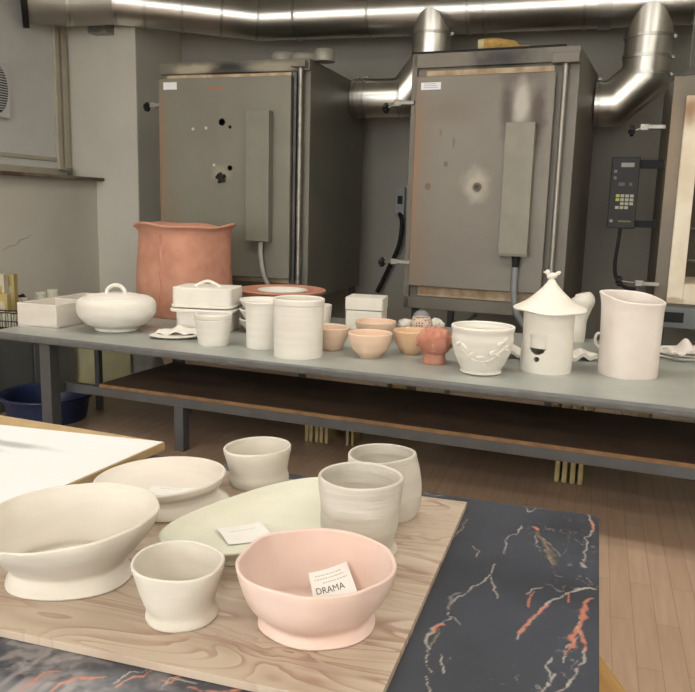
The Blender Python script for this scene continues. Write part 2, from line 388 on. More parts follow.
door2 = mat('kiln_door_middle', (.205, .185, .155), .45, .1, var=.14, vscale=2.2, stains=[
    (dl+.02, -.08, 2.0, .16, 9, .55, (.22, .15, .10), .65, 1.0), (dl, -.08, 1.7, .07, 9, .7, (.26, .14, .07), .7, .8),
    (ph[0]-.01, -.08, ph[1]+.02, .115, 9, .15, (.46, .42, .34), .75, .9), (ph[0], -.08, ph[1], .05, 9, .05, (.22, .19, .10), .8, .7),
    (bxm[0]-.09, -.08, bxm[1]-.05, .07, 9, .26, (.07, .05, .04), .9, .8), (bxm[0]+.13, -.08, bxm[1]-.1, .075, 9, .32, (.07, .045, .032), .95, .8),
    (bxm[0]+.0, -.08, bxm[1]+.18, .24, 9, .10, (.10, .08, .065), .8, .8),
    (bxm[0]+.01, -.08, bxm[1]-.02, .07, 9, .18, (.44, .41, .36), .85, .7), (dl+.06, -.08, 1.15, .13, 9, .4, (.20, .13, .08), .6, .9), (dl+.3, -.08, 2.15, .25, 9, .14, (.15, .115, .085), .5, .9),
    (dl+.2, -.08, 2.0, .012, 9, .04, (.12, .09, .06), .7, .7), (dl+.3, -.08, 1.93, .012, 9, .05, (.12, .09, .06), .7, .7), (dl+.12, -.08, 1.62, .025, 9, .03, (.15, .08, .04), .8, .4), (dl+.25, -.08, 1.78, .02, 9, .025, (.12, .09, .06), .8, .4)])
d2 = k2.part('door', bx(dl, drr, -.075, -.012, dbot, dtop), door2, bevel=.006)
k2.part('door_gasket', bx(dl+.06, drr-.02, -.02, 0, dbot-.075, dtop+.045), BRICKY)
k2.part('top_rail', bx(.0, W2, -.03, -.001, K_Z1-.10, K_Z1), k2body, bevel=.004)
k2.part('top_seal', bx(-.01, W2-.1, -.035, .3, K_Z1, K_Z1+.012), mat('seal_black', (.02, .018, .016), .9))
k2.part('base_rail', bx(0, W2, -.03, -.001, K_Z0, K_Z0+.09), k2body, bevel=.004)
k2.part('frame_edge', bx(-.005, .035, -.03, 0, K_Z0, K_Z1), k2body, bevel=.003)
q0 = k2.uz(502, 254, -.15); q1 = k2.uz(520, 122, -.15)
ua, ub = k2.uz(501.5, 190, -.15)[0], k2.uz(531, 190, -.15)[0]
cb = k2.part('terminal_cover', bx(ua, ub, -.15, -.075, q0[1], q1[1]), mat('cover_tan', (.225, .21, .165), .45, .1, var=.1), bevel=.004)
fin(bx(ua-.004, ub+.004, -.155, -.075, q0[1]-.012, q0[1]+.006), 'bottom_cap', k2body, cb)
xx = (ua+ub)/2+.02
fin(tube(B(), [(xx, -.11, q0[1]-.01), (xx, -.11, q0[1]-.09)], [.03, .024], 16), 'gland', BLACK, cb, smooth=True, ang=50)
fin(tube(B(), cat_rom([(xx, -.11, q0[1]-.08), (xx, -.11, q0[1]-.25), (xx+.03, -.10, q0[1]-.42), (xx+.12, -.06, q0[1]-.56)], 5), .023), 'conduit', CABLEG, cb, smooth=True)
fin(tube(B(), [(ph[0], -.070, ph[1]), (ph[0], -.088, ph[1])], .030, 20), 'peephole', mat('peep_rim', (.12, .09, .06), .5, .4), d2, smooth=True, ang=50)
fin(tube(B(), [(ph[0], -.085, ph[1]), (ph[0], -.091, ph[1])], .017, 16), 'peephole_plug', mat('peep_dark', (.006, .005, .012), .3), d2)
a = k2.uz(421, 90, -.078); c2 = k2.uz(441, 82, -.078)
lp = fin(bx(a[0], c2[0], -.079, -.074, a[1], c2[1]), 'label_plate', LABEL, d2)
bm = B()
for q in (.3, .55, .8):
    box(bm, a[0]+.02, c2[0]-.03*q-.01, -.0795, -.079, a[1]+(c2[1]-a[1])*q-.002, a[1]+(c2[1]-a[1])*q+.002)
fin(bm, 'print_lines', mat('label_print', (.3, .33, .45), .6), lp)
rx = k2.uz(560, 150, -.04)[0]
k2.part('hinge_rod', tube(B(), [(rx, -.045, K_Z0+.1), (rx, -.045, K_Z1-.05)], .019, 16), mat('rod_dull', (.30, .28, .25), .4, .7), smooth=True)
k2.part('hinge_bracket', bx(rx-.09, rx+.09, -.09, -.0, K_Z1-.115, K_Z1-.05), k2body, bevel=.004)
k2.latch(386, 108, 407, 103); k2.latch(382, 262, 403, 262)
stand(k2, W2, 1.16)
k2.part('stand_brace', tube(B(), [(.1, .06, .30), (.55, .06, K_Z0-.02)], .014), STEELP)
# yellow glove-like brick on top of the middle kiln
p = atY(500, 44, KY+.17)
rb = thing('folded_cloth', 'yellow rolled cloth lying on top of the middle kiln', 'cloth', (p.x-.02, KY+.06, K_Z1+.012)); rb.scale = (1.15, 1.1, 1.25)
bm = tube(B(), cat_rom([(-.09, 0, .035), (-.06, 0, .04), (.05, .0, .035), (.14, .0, .02), (.22, .02, .015)], 4), [.03]*4+[.038]*4+[.034]*4+[.018]*4+[.012], 12)
fin(bm, 'roll', mat('yellow_cloth', (.50, .33, .10), .9, col2=(.30, .19, .06), vscale=20, bump=.6), rb, smooth=True)
fin(tube(B(), [(-.1, 0, .036), (-.065, 0, .038)], .037, 12), 'end_cuff', mat('cream_cloth', (.55, .46, .25), .9), rb, smooth=True)
# ---- kiln 3 (right, open)
p3 = atY(664, 190, KY); 
k3 = Kiln('open kiln at right edge with pale refractory rim and dark chamber', p3.x, KY, 0)
K3T = k3.uz(676, 76, 0)[1]; K3B = k3.uz(668, 330, 0)[1]
ca = k3.uz(677, 190, 0)[0]; cz0 = k3.uz(668, 303, 0)[1]; cz1 = k3.uz(686, 96, 0)[1]
ci = k3.uz(692.5, 200, 0)[0]; ciz0 = k3.uz(690, 284, 0)[1]
k3b = mat('kiln_steel_right', (.17, .145, .11), .45, .15, var=.2, vscale=4, stains=[(.02, 0, 1.9, .09, .3, .5, (.26, .19, .12), .6, .8)])
W3 = 1.33
bm = B(); box(bm, 0, ca, 0, .9, K_Z0, K3T); box(bm, W3-ca, W3, 0, .9, K_Z0, K3T); box(bm, ca, W3-ca, 0, .9, cz1, K3T); box(bm, ca, W3-ca, 0, .9, K_Z0, cz0); box(bm, ca, W3-ca, .8, .9, cz0, cz1)
k3.part('cabinet', bm, k3b)
cm = mat('refractory', (.80, .73, .60), .9, col2=(.70, .60, .46), vscale=5, bump=.3, stains=[(ca+.03, 0, cz1-.1, .09, .5, .14, (.28, .13, .05), .8, .9), (ca+.02, 0, cz0+.02, .12, .5, .03, (.32, .2, .1), .6, .6)])
bm = B(); box(bm, ca, ci, -.03, .8, cz0, cz1); box(bm, W3-ci, W3-ca, -.03, .8, cz0, cz1); box(bm, ci, W3-ci, -.03, .8, cz0, ciz0); box(bm, ci, W3-ci, -.03, .8, cz1-.12, cz1)
k3.part('refractory_rim', bm, cm, bevel=.006)
k3.part('chamber_back', bx(ci, W3-ci, .70, .79, ciz0, cz1-.12), mat('chamber_dark', (.10, .08, .06), .9))
bm = B()
for q in range(5): tube(bm, [(ci+.02, .1, 1.15+q*.22), (W3-ci-.02, .1, 1.15+q*.22)], .012, 8)
k3.part('heating_element', bm, DKMET, smooth=True)
k3.part('base_rail', bx(0, W3, -.05, -.001, K_Z0-.02, cz0-.02), mat('blue_grey_steel', (.16, .175, .17), .45, .3, var=.1), bevel=.004)
k3.part('vent_slot', bx(.06, .2, -.056, -.05, K_Z0+.02, K_Z0+.09), BLACK)
k3.latch(632, 131, 656, 127, -.02); k3.latch(619, 281, 650, 284, -.02)
stand(k3, W3, .9)
pc = atY(694, 66, KY+.4)
vh = tag(fin(lathe(B(), [(0, 0), (.02, 0), (.19, .03), (.2, .045), (.12, .09), (.09, .12), (.09, .5), (0, .5)], 32), 'vent_hood', mat('hood_grey', (.35, .35, .33), .35, .6), smooth=True, ang=35, loc=(pc.x+.06, KY+.4, K3T)), 'grey round hood standing on the open kiln at the right edge', 'hood')
# control panel beside the open kiln
cpY = KY+.17
c0 = atY(606.5, 228, cpY); c1 = atY(641, 157, cpY)
cpan = thing('control_panel', 'black kiln controller with keypad and display, mounted beside open kiln', 'controller', (c0.x, cpY, c0.z))
cw, ch = c1.x-c0.x, c1.z-c0.z
fin(bx(0, cw, 0, .07, 0, ch), 'housing', mat('controller_black', (.010, .010, .010), .6), cpan, bevel=.006)
for za, zb2 in ((.85, .97), (.02, .12)): fin(bx(cw*.75, p3.x-c0.x-.001, .072, .09, ch*za, ch*zb2), 'bracket_arm', BLACK, cpan)
fin(bx(cw*.34, cw*.80, -.004, 0, ch*.86, ch*.92), 'display', mat('lcd', (.16, .17, .13), .3), cpan)
ycol = mat('yellow_key', (.42, .36, .07), .5); gcol = mat('grey_key', (.34, .34, .26), .5)
for r in range(4):
    for c in range(4):
        if (r, c) in ((3, 3), (2, 0)): continue
        fin(bx(cw*(.24+c*.165), cw*(.37+c*.165), -.005, 0, ch*(.44-r*.055), ch*(.48-r*.055)), 'key', ycol if (c == 0 and r < 2) else gcol, cpan)
for (u, v) in ((.16, .80), (.16, .71)): fin(tube(B(), [(cw*u, 0, ch*v), (cw*u, -.008, ch*v)], .011, 12), 'indicator', mat('dark_lamp', (.08, .085, .085), .3), cpan)
for (u, v, w) in ((.3, .60, .22), (.68, .60, .1)): fin(bx(cw*u, cw*(u+w), -.003, 0, ch*v, ch*(v+.045)), 'printed_field', mat('field_grey', (.07, .075, .075), .5), cpan)
fin(bx(cw*.38, cw*.85, -.003, 0, ch*.09, ch*.115), 'nameplate', mat('name_gold', (.13, .11, .04), .5), cpan)
fin(tube(B(), [(cw*.14, 0, ch*.105), (cw*.14, -.004, ch*.105)], .012, 14), 'badge', mat('badge_grey', (.2, .2, .2), .4), cpan)
cc = [(cw*.5, .03, 0), (cw*.46, .03, -.12), (cw*.42, .03, -.26), (cw*.52, .03, -.36), (cw*.85, .03, -.42), (cw*1.25, .03, -.43)]
fin(tube(B(), cat_rom(cc, 6), .013), 'cable', BLACK, cpan, smooth=True)
# wall socket box with cable between the kilns
sp = atY(401, 201, YW-.001); so = thing('socket_box', 'small grey socket box with black cable on the wall between kilns', 'socket', (sp.x, YW-.001, sp.z))
fin(bx(-.05, .05, -.06, 0, -.13, .13), 'housing', mat('socket_grey', (.30, .31, .32), .5), so, bevel=.006)
fin(bx(-.02, .03, -.065, -.06, -.03, .05), 'switch', BLACK, so)
cpts = [Vector((0, -.04, -.12))]+[atY(x, y, YW-.1)-Vector((sp.x, YW-.001, sp.z)) for x, y in ((402, 222), (399, 245), (388, 270), (377, 292))]
fin(tube(B(), cat_rom([tuple(q) for q in cpts], 6), .022), 'cable', BLACK, so, smooth=True)
# ================================================================== DUCT
dz_ = 2.93
def zat(x, y): return at(x, y, dz_)
pL = Vector((-4.30, 5.08, dz_)); 
def dpt(x): return atY(x, 16, 6.08)
DY_ = 7.028
P0_, P2_ = atX(24, 1, XW), atY(117, 2, 6.45)
P = [P0_, (P0_+P2_)/2+Vector((-.06, .06, 0)), P2_, Vector((atY(262, 18, DY_).x, DY_, 3.175)), Vector((atY(500, 16, DY_).x, DY_, 3.158)), Vector((2.75, DY_, 3.146))]
duct = thing('ventilation_duct', 'long silver round duct running along the top of the wall', 'duct', (0, DY_, 3.169))
off = Vector((0, DY_, 3.169)); R0 = .19
def seg(a, bb, name, mt, r=R0): return fin(tube(B(), [a-off, bb-off], r, 40), name, mt, duct, smooth=True, ang=50)
fin(tube(B(), [q-off for q in P[:3]], .192, 40), 'duct_section', DUCTG, duct, smooth=True, ang=60)
fin(tube(B(), [q-off for q in P[2:5]], .192, 40), 'duct_section', CHROME, duct, smooth=True, ang=60)
fin(tube(B(), [q-off for q in P[4:]], .188, 40), 'duct_section', CHROME, duct, smooth=True, ang=60)
d0 = (P[1]-P[0]).normalized(); seg(P[0]-d0*.03, P[0]+d0*.02, 'wall_collar', BLACK, .225)
def ringat(p, d, r=.199, w=.012): d = d.normalized(); seg(p-d*w, p+d*w, 'seam_ring', CHR2, r)
ringat(P[0]+d0*.35, d0); ringat(P[1], d0); ringat(P[2], P[3]-P[1])
e = (P[3]-P[2]); 
for t in (.2, .45, .72, .97): ringat(P[2]+e*t, e)
for x in (300, 372, 470, 486, 585, 600, 690): ringat(Vector((atY(x, 16, DY_).x, DY_, 3.169 if x < 400 else 3.158)), Vector((1, 0, 0)))
seg(Vector((atY(598, 16, DY_).x, DY_, 3.158)), Vector((atY(612, 16, DY_).x, DY_, 3.158)), 'coupling', CHR2, .203)
hg = atY(99, 29, YC-.1); fin(bx(hg.x-.10, hg.x+.10, YC-.14-DY_, YC-DY_, hg.z-.04-off.z, hg.z+.06-off.z), 'wall_bracket', ZINC, duct, bevel=.006)
def branch(label, pts, r, rings):
    o0 = Vector(pts[0]); t = thing('branch_duct', label, 'duct', o0)
    q = [Vector(p)-o0 for p in pts]
    for i, (a, bb) in enumerate(zip(q, q[1:])): pass
    bm = tube(B(), q, r, 40)
    bm.verts.ensure_lookup_table()
    for k in range(40):   # saddle cut where the stub meets the round duct
        vv = bm.verts[(len(q)-1)*40+k]; vv.co.z -= .20*((vv.co.x-q[-1].x)/r)**2
    fin(bm, 'pipe', CHROME, t, smooth=True, ang=60)
    for (p, d) in rings:
        p = Vector(p)-o0; d = Vector(d).normalized(); fin(tube(B(), [p-d*.012, p+d*.012], r+.008, 40), 'seam_ring', CHR2, t, smooth=True, ang=50)
        side = d.cross(Vector((0, 1, 0))).normalized(); c = p-side*(r+.012)*(1 if side.x < 0 else -1)
        fin(tube(B(), [c-Vector((0, .03, 0)), c+Vector((0, .0, 0))], .014, 10), 'clamp_screw', ZINC, t, smooth=True)
    return t
# branch 1 : into left kiln's right side
yA = 6.85; 
a1 = atY(431, 14, yA); b1 = atY(431, 62, yA); c1_ = atY(404, 98, yA); d1_ = Vector((-3.467+W1+.0, yA, c1_.z))
ra = 20.5*proj(b1)[2]/F
c1_.z = atY(385, 98, yA).z; d1_.z = c1_.z
br1 = branch('silver branch duct bending down into side of left kiln', [d1_+Vector((.005, 0, 0)), c1_, b1, Vector((b1.x, yA, atY(431, 6, yA-ra).z))], ra*.93,
       [(d1_+Vector((.04, 0, 0)), (1, 0, 0)), (d1_+Vector((.12, 0, 0)), (1, 0, 0)), (c1_-Vector((.02, 0, 0)), (1, 0, 0)), (b1, (0, 0, 1)), (b1+Vector((0, 0, .22)), (0, 0, 1))])
# branch 2 : into the middle kiln's right side
yB = 6.74
a2 = atY(647, 6, yB); b2_ = atY(645, 78, yB); c2_ = atY(614, 104, yB); 
rb2 = 25*proj(b2_)[2]/F
kr = k2.o+k2.u*W2+k2.n*.99; d2_ = Vector((kr.x+.005, yB, c2_.z))
br2 = branch('silver branch duct with sharp elbow into side of middle kiln', [d2_, c2_, b2_, Vector((b2_.x+.005, yB, atY(650, 0, yB-rb2).z))], rb2*.9,
       [(d2_+Vector((.03, 0, 0)), (1, 0, 0)), (b2_+Vector((0, 0, .02)), (0, 0, 1)), (b2_+Vector((0, 0, .15)), (0, 0, 1)), (b2_+Vector((0, 0, .30)), (0, 0, 1))])
# ================================================================== LONG BENCH
BZ, BX0, BY0, BX1, BY1 = .65, -3.52, 3.773, 1.5, 3.773+1.72
BR = -.0779; BU = Vector((math.cos(BR), math.sin(BR), 0)); BN = Vector((-math.sin(BR), math.cos(BR), 0)); BO = Vector((BX0, BY0, 0))
def benchpt(px, py, v):   # point of the picture on the vertical plane v metres behind the bench's front edge, in bench coordinates
    d = ray(px, py); o = BO+BN*v; t = (o-EYE).dot(BN)/d.dot(BN); p = EYE+d*t-BO
    return p.dot(BU), (EYE+d*t).z
def benchloc(p): p = Vector(p)-BO; return p.dot(BU), p.dot(BN)
bench = thing('work_bench', 'long grey workbench crowded with unglazed pottery', 'bench', BO, BR)
o = bench
bm = prism(B(), cat_rom([(0.04, 0), (4.82, 0), (4.82, BY1-BY0), (0, BY1-BY0), (0, .04)], 1), BZ-.045, BZ)
bm.free(); bm = bx(0, BX1-BX0, 0, BY1-BY0, BZ-.045, BZ)
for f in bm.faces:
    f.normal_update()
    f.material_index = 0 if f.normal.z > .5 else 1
fin(bm, 'bench_top', [BENCH, mat('bench_edge_shade', (.13, .137, .137), .4, col2=(.105, .11, .11), vscale=12)], o, bevel=.014, seg=4).modifiers[0].material = 1  # sides coloured darker than the top: the lip's shade under overhead light
bm = B(); box(bm, .35, BX1-BX0-.05, .22, .26, BZ-.075, BZ-.046); box(bm, .35, .39, .26, BY1-BY0-.1, BZ-.075, BZ-.046); box(bm, .35, BX1-BX0-.05, BY1-BY0-.14, BY1-BY0-.1, BZ-.075, BZ-.046)
fin(bm, 'apron', STEELP, o)
def leg(x, y, z1, w=.075): fin(bx(x-w/2, x+w/2, y, y+w, 0, z1), 'leg', STEELP, o, bevel=.004)
lu = benchpt(45.5, 380, .06)[0]; leg(lu, .06, BZ-.045, .08)
ru_, rv_ = benchloc(at(98, 410, 0)); leg(ru_, rv_, BZ-.046, .04)
leg(4.8, .06, BZ-.045); leg(4.8, 1.6, BZ-.046, .045); leg(.3, 1.6, BZ-.046, .045)
SY = .21
x0s, SZ = benchpt(98, 387, SY)
fin(bx(lu-.03, lu+.02, .14, SY+.0, SZ-.055, SZ), 'stretcher', STEELP, o)
fin(bx(lu-.03, x0s, SY, SY+.045, SZ-.055, SZ), 'stretcher', STEELP, o)
fin(bx(x0s, BX1-BX0-.1, SY, SY+.045, SZ-.055, SZ), 'shelf_rail', STEELP, o, bevel=.003)
fin(bx(x0s, x0s+.04, SY+.045, .95, SZ-.055, SZ), 'shelf_rail', STEELP, o)
sb = fin(bx(x0s+.01, BX1-BX0-.12, SY+.005, .98, SZ, SZ+.022), 'lower_shelf', BROWN, o, bevel=.002)
fin(bx(x0s+.01, BX1-BX0-.12, SY-.003, SY+.004, SZ+.001, SZ+.021), 'edge_band', BROWNE, sb)
leg(benchpt(178, 430, SY)[0], SY+.005, SZ-.055, .065)
leg(benchpt(187, 417, .93)[0], .92, SZ-.001, .04)
SHZ = SZ+.022
# ------------------------------------------------------------------ things on the bench
def nm(o): return o
# terracotta tall pot (slab built, squarish with a seam)
p = base_center(185.5, 320, 45, BZ); s, v = scales(p, 85)
prof = [(44.5, 0), (45.5, 3), (45.5, 25), (44.5, 50), (43.5, 70), (43.5, 82), (46, 86), (48, 87.5)]
pr = vessel_prof([(r*s, h*v) for r, h in prof], 4*s, 8*v)
def wp(x, y, z):
    a = math.atan2(y, x); q = z/(89*v)
    sq = 1+.05*math.cos(4*(a-.5)); sq *= 1+.012*math.sin(3*a+7*q)
    dz = q**8*(.010*math.sin(3*a+1)+.008*math.sin(5*a))
    return (x*sq*(1 if True else 1), y*sq*.92, z+dz)
tp = thing('tall_pot', 'tall orange terracotta slab pot with seam and flared wavy rim', 'pot', p)
fin(lathe(B(), pr, 96, wp), 'pot_body', TERRAP, tp, smooth=True, ang=180)
sd = ray(160, 270); sd = Vector((-sd.x, -sd.y, 0)).normalized(); side = Vector((sd.y, -sd.x, 0)) # towards the camera
bm = B()
ang0 = math.atan2(sd.y, sd.x)-.62
pts = []
for k in range(14):
    h = (4+k*5.8)*v; rr = [pp for pp in prof if pp[1]*v >= h-1e-6][0][0]*s*.998
    aa = ang0+.015*math.sin(k*1.7); w = wp(rr*math.cos(aa), rr*math.sin(aa), h); pts.append(w)
tube(bm, cat_rom(pts, 3), .011, 8)
fin(bm, 'seam', TERRA, tp, smooth=True)
# rectangular divided tray
zb = BZ
cA, cBv = at(18, 326, zb), at(57, 329.5, zb)
hb = 24*scales(cBv, 24)[1]
ddir = (cBv-cA); ln = ddir.length; ang = math.atan2(ddir.y, ddir.x)
tC = at(119, 294, zb+hb)-at(57, 304.5, zb+hb)
tr = thing('divided_tray', 'cream rectangular clay tray with two compartments, left end of bench', 'tray', cA, ang)
Dp = tC.length; T = .012
fin(bx(0, ln, 0, Dp, 0, .012), 'base', CCREAM, tr)
bm = B(); box(bm, 0, ln, 0, T, .0, hb); box(bm, 0, ln, Dp-T, Dp, 0, hb); box(bm, 0, T, 0, Dp, 0, hb); box(bm, ln-T, ln, 0, Dp, 0, hb)
bm.free()
bm = prism(B(), [(0, 0), (ln, 0), (ln, T), (0, T)], .0, hb); prism(bm, [(0, Dp-T), (ln, Dp-T), (ln, Dp), (0, Dp)], 0, hb); prism(bm, [(0, T), (T, T), (T, Dp-T), (0, Dp-T)], 0, hb); prism(bm, [(ln-T, T), (ln, T), (ln, Dp-T), (ln-T, Dp-T)], 0, hb)
fin(bm, 'wall', CCREAM, tr, bevel=.003)
fin(bx(T, ln-T, Dp*.5, Dp*.5+.02, .012, hb-.006), 'divider', CCREAM, tr, bevel=.003)
# lidded tureen
tu, p, s, v = pot('bowl', '', '', 117, 333, [(19, 0), (21, 1), (22, 4), (30, 8), (37, 16), (38.5, 23), (37.5, 29), (34.5, 32), (32.5, 32.5)], BZ, CW, t=3, floor=5, amp=.004)
root = thing('lidded_tureen', 'white round lidded bowl with loop handle beside the tray', 'bowl', p); tu.parent = root; tu.location = (0, 0, 0); tu.name = 'bowl_body'
lid = fin(lathe(B(), cat_rom([(0, 37.2*v), (14*s, 36.8*v), (24*s, 35*v), (30.5*s, 32.6*v)], 5)+[(31*s, 31.9*v), (29.5*s, 31.6*v), (0, 32.5*v)], 64), 'lid', CW, root, smooth=True, ang=60)
hd = side_u = Vector((math.cos(.3), math.sin(.3), 0))
fin(tube(B(), cat_rom([tuple(hd*(-9.5*s)+Vector((0, 0, 34.8*v))), tuple(hd*(-8.5*s)+Vector((0, 0, 40*v))), tuple(hd*(-3*s)+Vector((0, 0, 44.2*v))), tuple(hd*(4*s)+Vector((0, 0, 44*v))), tuple(hd*(8.5*s)+Vector((0, 0, 39.5*v))), tuple(hd*(9*s)+Vector((0, 0, 34.8*v)))], 6), 2.0*s, 12), 'loop_handle', CW, lid, smooth=True)
# butter dish: lower box, tray, lid box with handle
p = at(199.5, 333, BZ); s, v = scales(p, 25)
bd = thing('butter_dish', 'white square lidded butter dish with arched handle in front of terracotta pot', 'dish', p, .16)
def rbox(x, y, z0, z1, r, nseg=5):
    pts = []
    for (sx, sy, a0) in ((1, 1, 0), (-1, 1, PI/2), (-1, -1, PI), (1, -1, 1.5*PI)):
        for k in range(nseg+1):
            a = a0+k*PI/2/nseg; pts.append((sx*(x-r)+r*math.cos(a), sy*(y-r)+r*math.sin(a)))
    return prism(B(), pts, z0, z1)
DY = .10
bm = rbox(28*s, 21*s, 0, 20*v, 6*s)
for q in bm.verts: q.co.y += 27*s
fin(bm, 'lower_dish', CW2, bd, smooth=True, bevel=.004, ang=50)
bm = rbox(33*s, 25*s, 19*v, 22*v, 6*s)
for q in bm.verts: q.co.y += 27*s; q.co.z += .5*abs(q.co.x)*abs(q.co.x)*.35
fin(bm, 'tray', CW2, bd, smooth=True, bevel=.003, ang=50)
bm = rbox(32*s, 24*s, 23.5*v, 26*v, 6*s)
for q in bm.verts: q.co.y += 27*s; q.co.z += .5*abs(q.co.x)*abs(q.co.x)*.35
fin(bm, 'upper_tray', CW2, bd, smooth=True, bevel=.003, ang=50)
bm = rbox(31*s, 22*s, 26.8*v, 44*v, 5*s)
for q in bm.verts: q.co.y += 27*s
ld = fin(bm, 'lid', CW2, bd, smooth=True, bevel=.006, seg=3, ang=50)
fin(tube(B(), cat_rom([(-13*s, 24*s, 43.5*v), (-7*s, 25*s, 47*v), (0, 26*s, 49.3*v), (7*s, 27*s, 47*v), (13*s, 28*s, 43.5*v)], 6), [1.6*s]*25, 12), 'arched_handle', CW2, ld, smooth=True)
# square plate and wavy piece
def wavy(name, label, cat, c, w, d, rz, z, amp, k, mt, th=.008, ph=0, group=None, tilt=0, lift=0, pts=None):
    n = 22; bm = B(); grid = []
    def hgt(u, vv): return amp*(.75*math.exp(-2.6*(u-.15*math.cos(ph))**2-1.1*vv*vv)+.25*math.cos(k*1.6*u*PI+ph)*math.cos(vv*1.2+ph))+tilt*u*w+lift*(abs(u)**3+abs(vv)**3)
    lays = []
    for dz in (0, th):
        g = [[bm.verts.new((w*(i/n-.5)*(1+.08*math.sin(5*j/n+ph)), d*(j/n-.5)*(1+.08*math.sin(4*i/n+ph*2)), hgt(2*i/n-1, 2*j/n-1)+dz)) for j in range(n+1)] for i in range(n+1)]
        lays.append(g)
        for i in range(n):
            for j in range(n): bm.faces.new((g[i][j], g[i+1][j], g[i+1][j+1], g[i][j+1]))
    a, b_ = lays
    per = [(i, 0) for i in range(n)]+[(n, j) for j in range(n)]+[(i, n) for i in range(n, 0, -1)]+[(0, j) for j in range(n, 0, -1)]
    for (i, j), (i2, j2) in zip(per, per[1:]+per[:1]): bm.faces.new((a[i][j], a[i2][j2], b_[i2][j2], b_[i][j]))
    zmin = min(q.co.z for q in bm.verts)
    for q in bm.verts: q.co.z -= zmin
    o = fin(bm, name, mt, smooth=True, ang=60, loc=(c.x, c.y, z), rz=rz); return tag(o, label, cat, group)
c = at(176, 337, BZ)
wavy('square_plate', 'thin white square plate with lifted corners under the wavy slab by small cup', 'plate', c, .27, .22, .35, BZ, .0, 1, CW2, .008, 0, lift=.012)
c = at(180, 335, BZ)
wavy('wavy_slab', 'white crumpled clay slab lying on the thin square plate by small cup', 'clay slab', c, .24, .15, .25, BZ+.009, .045, 1.5, CW2, .011, .4)
# small cup in front
def cylcup(name, label, cat, cx, yb, prof, mt=CW, **k): return pot(name, label, cat, cx, yb, prof, BZ, mt, **k)
cylcup('cup', 'small white beaker with a grooved rim near the front of the bench', 'cup', 213.5, 347, [(14.5, 0), (15, 2), (16.5, 12), (18, 24), (18.3, 25), (17.8, 26), (18.5, 27), (18.5, 30.5)], t=2.2, floor=4)
# stacked small bowls
base = base_center(261, 334, 13, BZ); s, v = scales(base, 10)
sb_, p, s, v = pot('small_bowl', 'lowest white bowl of the stack behind the jug', 'bowl', 258, 330, [(12, 0), (13, 1.5), (17, 5), (22, 13)], BZ, CW, t=2.2, floor=3, base=base, group='stacked white bowls behind the jug', amp=.01)
for k, lab in ((1, 'middle white bowl of the stack behind the jug'), (2, 'topmost white bowl of the stack behind the jug')):
    c = sb_.copy(); C.objects.link(c); c.location = base+Vector((0.003*k, 0, k*9.5*v)); c['label'] = lab; c.rotation_euler.z = k*1.3; c.scale = (1+.01*k, 1+.01*k, 1)
# jug with notch
jp, p, s, v = pot('jug', 'white tall jug with pinched notch in rim beside large cylinder vase', 'jug', 263, 350, [(16, 0), (16.5, 2), (17, 20), (17.5, 36), (18, 42), (18.9, 45)], BZ, CW, t=2.2, floor=4, amp=.006, rim=-.01, rk=2, ph=1)
cylcup('cylinder_vase', 'large white cylinder vase in front of jug, tallest of bench centre', 'vase', 298, 360, [(24, 0), (24.3, 2), (24.6, 25), (25, 43), (25.2, 50), (24.9, 51), (25.5, 52), (25.5, 56.5)], t=2.4, floor=4, amp=.004)
# terracotta platters with white dish
tpl, p, s, v = pot('terracotta_platter', 'wide terracotta platter, lower of two behind the jug', 'platter', 282, 323, [(30, 0), (31, 1), (34, 5), (38, 10), (42, 14)], BZ, TERRAP, t=3, floor=3, amp=.01, group='terracotta platters behind the jug')
c = tpl.copy(); C.objects.link(c); c.location = p+Vector((0, 0, 13*v)); c.rotation_euler.z = 1; c.scale = (1.05, 1.05, 1.1); c['label'] = 'wide terracotta platter, upper of two behind the jug, holding a white dish'
zz = p.z+13*v+9.5*v
pot('shallow_dish', 'shallow white dish lying inside the upper terracotta platter', 'dish', 280, 300, [(19, 0), (20, 1), (25, 6)], zz, CW2, t=2.2, floor=2, base=Vector((p.x, p.y, zz)), amp=.01)
# blue scrubber / net behind butter dish
p = at(233, 309, BZ)
bm = B(); bmesh.ops.create_icosphere(bm, subdivisions=3, radius=.045)
for q in bm.verts: q.co *= 1+.25*noise.noise(q.co*60); q.co.z = q.co.z*.95+.043
tag(fin(bm, 'scouring_sponge', mat('teal_sponge', (.03, .12, .14), .9, bump=1, bscale=90), loc=p+Vector((0, .0, 0)), smooth=True), 'dark teal scouring sponge between the butter dish and terracotta platters', 'sponge')
# peach bowls
pot('small_bowl', 'peach bowl half hidden by the large cylinder vase', 'bowl', 331, 351, [(9, 0), (10, 1), (14, 8), (17, 16), (18.3, 22)], BZ, CPEACH, t=1.8, floor=3, amp=.01)
pot('small_bowl', 'peach bowl nearest the front in the middle of the bench', 'bowl', 369.5, 358.5, [(10.5, 0), (11, 1), (17, 7), (20.5, 15), (22, 23.5)], BZ, CPEACH, t=1.8, floor=3, amp=.006)
pot('small_bowl', 'peach bowl right behind the foremost peach bowl', 'bowl', 375, 341, [(10, 0), (10.5, 1), (15, 5), (19, 12), (20.5, 18)], BZ, CPEACH, t=1.8, floor=3, amp=.01)
pot('small_bowl', 'deeper tan bowl partly behind the terracotta head', 'bowl', 411, 355, [(8, 0), (9, 1), (14, 7), (17, 15), (18.5, 23)], BZ, mat('bisque_tan', (.72, .49, .31), .75, bump=.2, spec=.25), t=1.8, floor=3, amp=.01)
pot('saucer', 'white saucer standing behind the half hidden peach bowl', 'saucer', 330, 332, [(10, 0), (11, 1), (17, 4)], BZ, CW2, t=1.8, floor=1.5)
bs = pot('white_cup', 'white cup mostly hidden just right of the large cylinder vase', 'cup', 322, 326, [(7, 0), (8, 2), (9, 12), (9.5, 20)], BZ, CW2, t=1.6, floor=3)
